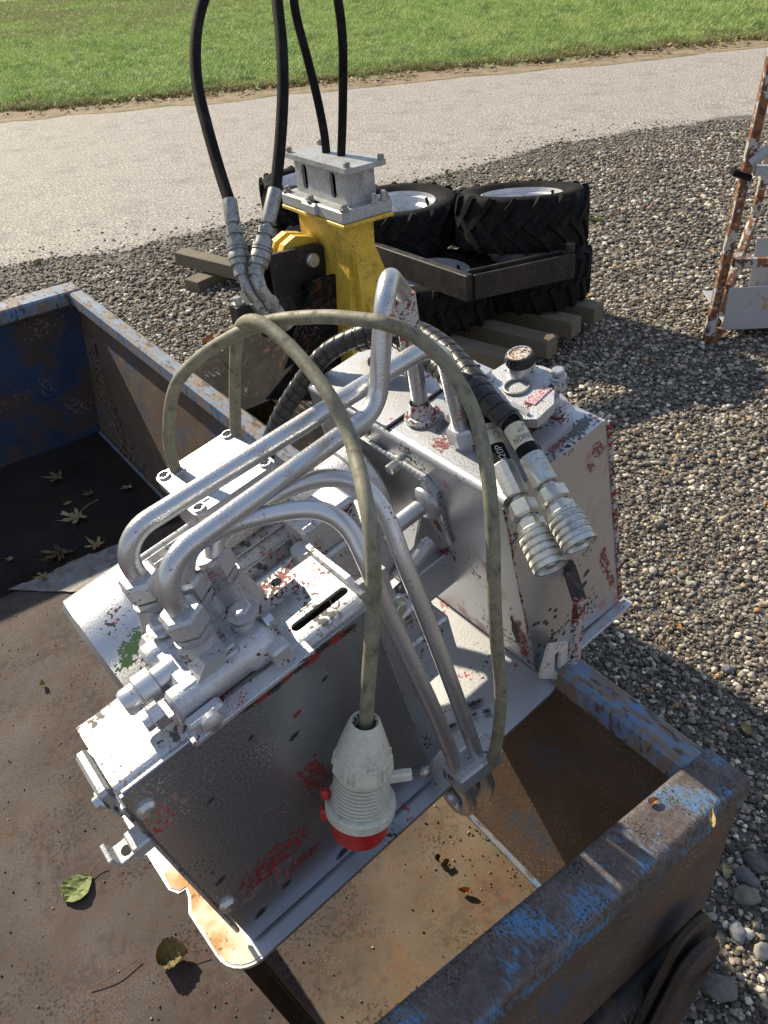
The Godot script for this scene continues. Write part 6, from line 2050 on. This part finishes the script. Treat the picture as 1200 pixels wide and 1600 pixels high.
# ---------------------------------------------------------------- leaves and single stones
func make_leaves() -> void:
	var tb := Basis(Vector3.UP, YAW)
	var green := leaf_mat(lin(0.26, 0.31, 0.10))
	var olive := leaf_mat(lin(0.26, 0.20, 0.085))
	var tan_ := leaf_mat(lin(0.48, 0.34, 0.17))
	var pale := leaf_mat(lin(0.55, 0.48, 0.27))
	var orange := leaf_mat(lin(0.46, 0.20, 0.06))
	var brown := leaf_mat(lin(0.18, 0.11, 0.045))
	var fl: Array = [Vector3(-0.0550, 0.1830, -1.0781), Vector3(0.0329, 0.1830, -0.8439)]
	var q := thing("fallen_leaf", "fresh green oval leaf lying flat on the rusty trough floor", "leaf", Transform3D(Basis(Vector3.UP, 0.9), tb * (fl[0] as Vector3)), "leaves in the trough")
	part("blade", leaf_mesh(0.062, 0.058, 0.06, 3), green, q)
	var s := Geo.new()
	s.tube(Geo.smooth([Vector3(0.026, 0.004, 0), Vector3(0.045, 0.008, -0.004), Vector3(0.060, 0.012, -0.002)], 4), 0.0009, 6)
	part("stalk", s, green, q)
	var c: Node3D = thing("fallen_leaf", "crumpled dry olive leaf on the floor left of the black foot", "leaf", Transform3D(Basis(Vector3.UP, 0.2), tb * (fl[1] as Vector3) + Vector3(0, 0.004, 0)), "leaves in the trough")
	part("blade", leaf_mesh(0.052, 0.055, 0.45, 9, 0.10), olive, c)
	var s2 := Geo.new()
	s2.tube(PackedVector3Array([Vector3(0.02, 0.008, 0), Vector3(0.055, 0.004, 0.004)]), 0.0008, 6)
	part("stalk", s2, brown, c)
	var mp: Array = [Vector3(0.3617, 0.1900, -2.2643), Vector3(0.3899, 0.1900, -2.5315), Vector3(0.4319, 0.1900, -2.3574), Vector3(0.3537, 0.1900, -2.0771), Vector3(0.2603, 0.1900, -2.1213), Vector3(0.5399, 0.1900, -2.3157), Vector3(0.1884, 0.1900, -2.0415), Vector3(0.1378, 0.1900, -2.1881), Vector3(0.3577, 0.1900, -2.3594)]
	var names := [
		["large pale maple leaf with long stalk in the middle of the water", 0.115, pale],
		["tan maple leaf floating farthest back in the dark water", 0.085, olive],
		["small brown curled leaf above the large pale maple leaf", 0.05, brown],
		["tan spiky maple leaf by the silver motor hood", 0.075, tan_],
		["big dark olive maple leaf sunk in the water near its edge", 0.12, brown],
		["small tan leaf in the water against the back wall", 0.05, tan_],
		["pale wet leaf stuck on the floor at the water's edge", 0.05, tan_],
		["small tan leaf at the far left of the water", 0.03, tan_],
		["small pink curled leaf standing on the stalk of the pale maple leaf", 0.035, tan_]]
	for k in mp.size():
		var o := single("maple_leaf", maple_mesh(names[k][1], 0.5, 20 + k), names[k][2], names[k][0], "leaf", Transform3D(Basis(Vector3.UP, rng.randf() * TAU), tb * (mp[k] as Vector3)), "leaves in the trough")
		if k == 0:
			var st := Geo.new()
			st.tube(Geo.smooth([Vector3(0, 0.004, 0), Vector3(-0.04, 0.014, 0.006), Vector3(-0.085, 0.006, 0.02)], 5), 0.001, 6)
			part("stalk", st, pale, o)
	var cr: Array = [Vector3(0.0548, 0.1830, -1.6348), Vector3(0.4971, 0.1830, -0.6229), Vector3(0.5041, 0.1830, -0.6846), Vector3(0.4988, 0.1830, -0.7003)]
	var crn := ["small curled tan seed on the floor below the fan cover", "curled orange leaf scrap on the tan floor by the end rim", "dark shrivelled bud on the tan floor, right of a pair", "dark shrivelled bud on the tan floor, left of a pair"]
	for k in cr.size():
		single("leaf_scrap", leaf_mesh(0.024 if k < 2 else 0.016, 0.012, 0.8, 50 + k), [tan_, orange, brown, brown][k], crn[k], "leaf scrap", Transform3D(Basis(Vector3.UP, 1.9 + k), tb * (cr[k] as Vector3) + Vector3(0, 0.002, 0)))
	var rl: Array = [Vector3(0.6010, 0.7000, -0.2809), Vector3(0.5670, 0.7000, -0.3393), Vector3(0.6538, 0.6200, -0.4902), Vector3(0.6645, 0.6000, -0.4798)]
	var o1 := single("leaf_scrap", leaf_mesh(0.026, 0.007, 0.5, 61), tan_, "pale pointed husk lying on the worn blue end rim", "leaf scrap", Transform3D(Basis(Vector3.UP, 1.3), tb * (rl[0] as Vector3) + Vector3(0, 0.002, 0)))
	single("leaf_scrap", leaf_mesh(0.015, 0.009, 0.6, 62), orange, "small orange scrap on the inner edge of the end rim", "leaf scrap", Transform3D(Basis(Vector3.UP, 0.3), tb * (rl[1] as Vector3) + Vector3(0, 0.002, 0)))
	var tw: Array = [Vector3(-0.5685, 0.1840, -0.6900), Vector3(-0.4917, 0.1860, -0.7322), Vector3(0.7286, 0.0120, -1.5979), Vector3(0.7848, 0.0140, -1.5029), Vector3(0.2690, 0.6514, -0.7464), Vector3(0.2921, 0.6486, -0.7107)]
	for k in 3:
		var a: Vector3 = tw[k * 2]
		var b: Vector3 = tw[k * 2 + 1]
		var g := Geo.new()
		var mid := (b - a) * 0.5 + Vector3(0, 0.004, 0) + (b - a).cross(Vector3.UP).normalized() * 0.004
		g.tube(Geo.smooth([Vector3.ZERO, mid, b - a], 6), 0.0009, 6)
		single("twig", g, brown if k != 1 else tan_, ["thin straight dark twig on the trough floor near the bottom left", "dry straw stalk on the gravel right of the oil tank", "curved pale stalk hanging on the back rim's inner face"][k], "twig", Transform3D(Basis.IDENTITY, a))
	var grit := MultiMesh.new()
	grit.transform_format = MultiMesh.TRANSFORM_3D
	grit.use_colors = true
	grit.mesh = stone_mesh(9, 4, 6)
	grit.instance_count = 1500
	for k in 1500:
		var px := rng.randf_range(-0.9, 0.60)
		var pz := rng.randf_range(-2.0, -0.36)
		if k % 3 == 0:
			px = 0.605 - 0.10 * pow(rng.randf(), 2.5)
		var r := rng.randf_range(0.0007, 0.0024)
		grit.set_instance_transform(k, Transform3D(Basis.from_euler(Vector3(k, k * 2.0, k * 3.0)).scaled(Vector3(r, r * 0.7, r)), tb * Vector3(px, 0.1815, pz)))
		grit.set_instance_color(k, stone_colour() * 0.8 if k % 2 == 0 else Color(0.10, 0.05, 0.025))
	var gi := MultiMeshInstance3D.new()
	gi.name = "floor_grit"
	gi.multimesh = grit
	var gmat := plain(Color.WHITE, 0.85)
	gmat.vertex_color_use_as_albedo = true
	gi.material_override = gmat
	gi.set_meta("kind", "stuff")
	add_child(gi, true)
	var gl: Array = [Vector3(-0.7593, 0.0120, -3.7438), Vector3(-1.9942, 0.0120, -5.2221), Vector3(1.4369, 0.0120, -4.9697), Vector3(0.6055, 0.0120, -0.8784), Vector3(0.7459, 0.0120, -1.5583), Vector3(0.7696, 0.0120, -3.2057), Vector3(0.7818, 0.0120, -1.2126), Vector3(-0.9887, 0.0120, -5.0464), Vector3(0.7117, 0.0120, -6.3729), Vector3(0.6980, 0.0120, -1.5169)]
	var gn := [["orange leaf on the gravel behind the trough's back rim", 0.085, orange], ["green leaf on the gravel at the road edge, beyond the trough corner", 0.075, green], ["light green leaf on the gravel right of the tyres", 0.085, green], ["small yellow leaf on the gravel beside the end rim", 0.035, pale],
		["orange leaf scrap on the gravel right of the oil tank", 0.03, orange], ["tan leaf in the shade below the timber ends", 0.05, tan_], ["tan flat leaf on the gravel near the right picture edge", 0.04, tan_], ["brown leaf on the gravel left of the pallet", 0.06, tan_], ["yellow green leaf at the road edge behind the tyres", 0.09, green], ["thin brown leaf on the gravel beside the slotted plate", 0.035, brown]]
	for k in gl.size():
		var seat: Vector3 = gl[k]
		single("fallen_leaf", leaf_mesh(gn[k][1], gn[k][1] * 0.5, 0.35, 70 + k), gn[k][2], gn[k][0], "leaf", Transform3D(Basis(Vector3.UP, rng.randf() * TAU), seat), "leaves on the gravel")
	var bs: Array = [Vector3(0.6400, 0.0000, -0.8643), Vector3(0.6259, 0.0000, -0.8302), Vector3(0.5104, 0.0000, -0.6672), Vector3(0.6690, 0.0000, -0.8940), Vector3(1.0421, 0.0000, -2.0058), Vector3(0.8398, 0.0000, -1.9957), Vector3(0.5989, 0.0000, -0.7592), Vector3(0.5813, 0.0000, -0.7634), Vector3(0.7556, -0.0000, -1.7959), Vector3(0.8178, -0.0000, -1.4037), Vector3(0.5873, 0.0000, -0.9626), Vector3(0.6119, 0.0000, -0.7249)]
	var bn := ["round grey pebble right of the end rim, with white specks", "long tan stone below the round grey pebble", "large lumpy grey stone nearest the bottom edge", "angular grey stone above the round grey pebble", "pale yellow oval pebble on the gravel right of the tank", "long dark grey pebble near the oil tank's right edge", "white oval pebble beside the rusty arm", "flat blue grey stone left of the white oval pebble", "white pebble right of the tank's lower corner", "grey pebble behind the slotted plate", "flat grey stone beside the trough corner", "rounded light stone in the lower right corner"]
	var size_ := [0.021, 0.022, 0.027, 0.022, 0.013, 0.018, 0.012, 0.018, 0.013, 0.014, 0.016, 0.016]
	var tint := [Color(0.16, 0.16, 0.165), Color(0.24, 0.215, 0.17), Color(0.17, 0.165, 0.155), Color(0.13, 0.125, 0.12), Color(0.5, 0.42, 0.25), Color(0.075, 0.07, 0.065), Color(0.5, 0.49, 0.46), Color(0.21, 0.22, 0.25), Color(0.48, 0.46, 0.43), Color(0.20, 0.2, 0.2), Color(0.24, 0.24, 0.24), Color(0.4, 0.38, 0.34)]
	var speckle := surface(256, Color(0.85, 0.85, 0.85), 0.0, 0.75, "s:200:4:300", 0.2, [["s:30:3:320", "s:200:2:311", 0.3, 0.12, 0.3, Color(1, 1, 1), 0.0, 0.8, 0.0, 0.8], ["s:40:3:321", "s:200:2:312", 0.3, 0.2, 0.3, Color(0.45, 0.45, 0.45), 0.0, 0.8, 0.0, 0.8]], 1.6)
	for k in bs.size():
		var m := shifted(speckle, Vector3(k * 0.37, k * 0.21, 0), (tint[k] as Color).linear_to_srgb())
		var o := MeshInstance3D.new()
		o.name = "pebble"
		o.mesh = stone_mesh(40 + k, 12, 18, 0.22)
		o.material_override = m
		add_child(o, true)
		var r: float = size_[k]
		o.transform = Transform3D(Basis(Vector3.UP, rng.randf() * TAU) * Basis.from_scale(Vector3(r * 1.15, r * 0.7, r * 0.85)), bs[k] + Vector3(0, r * 0.45, 0))
		tag(o, bn[k], "stone", "larger stones in the gravel")
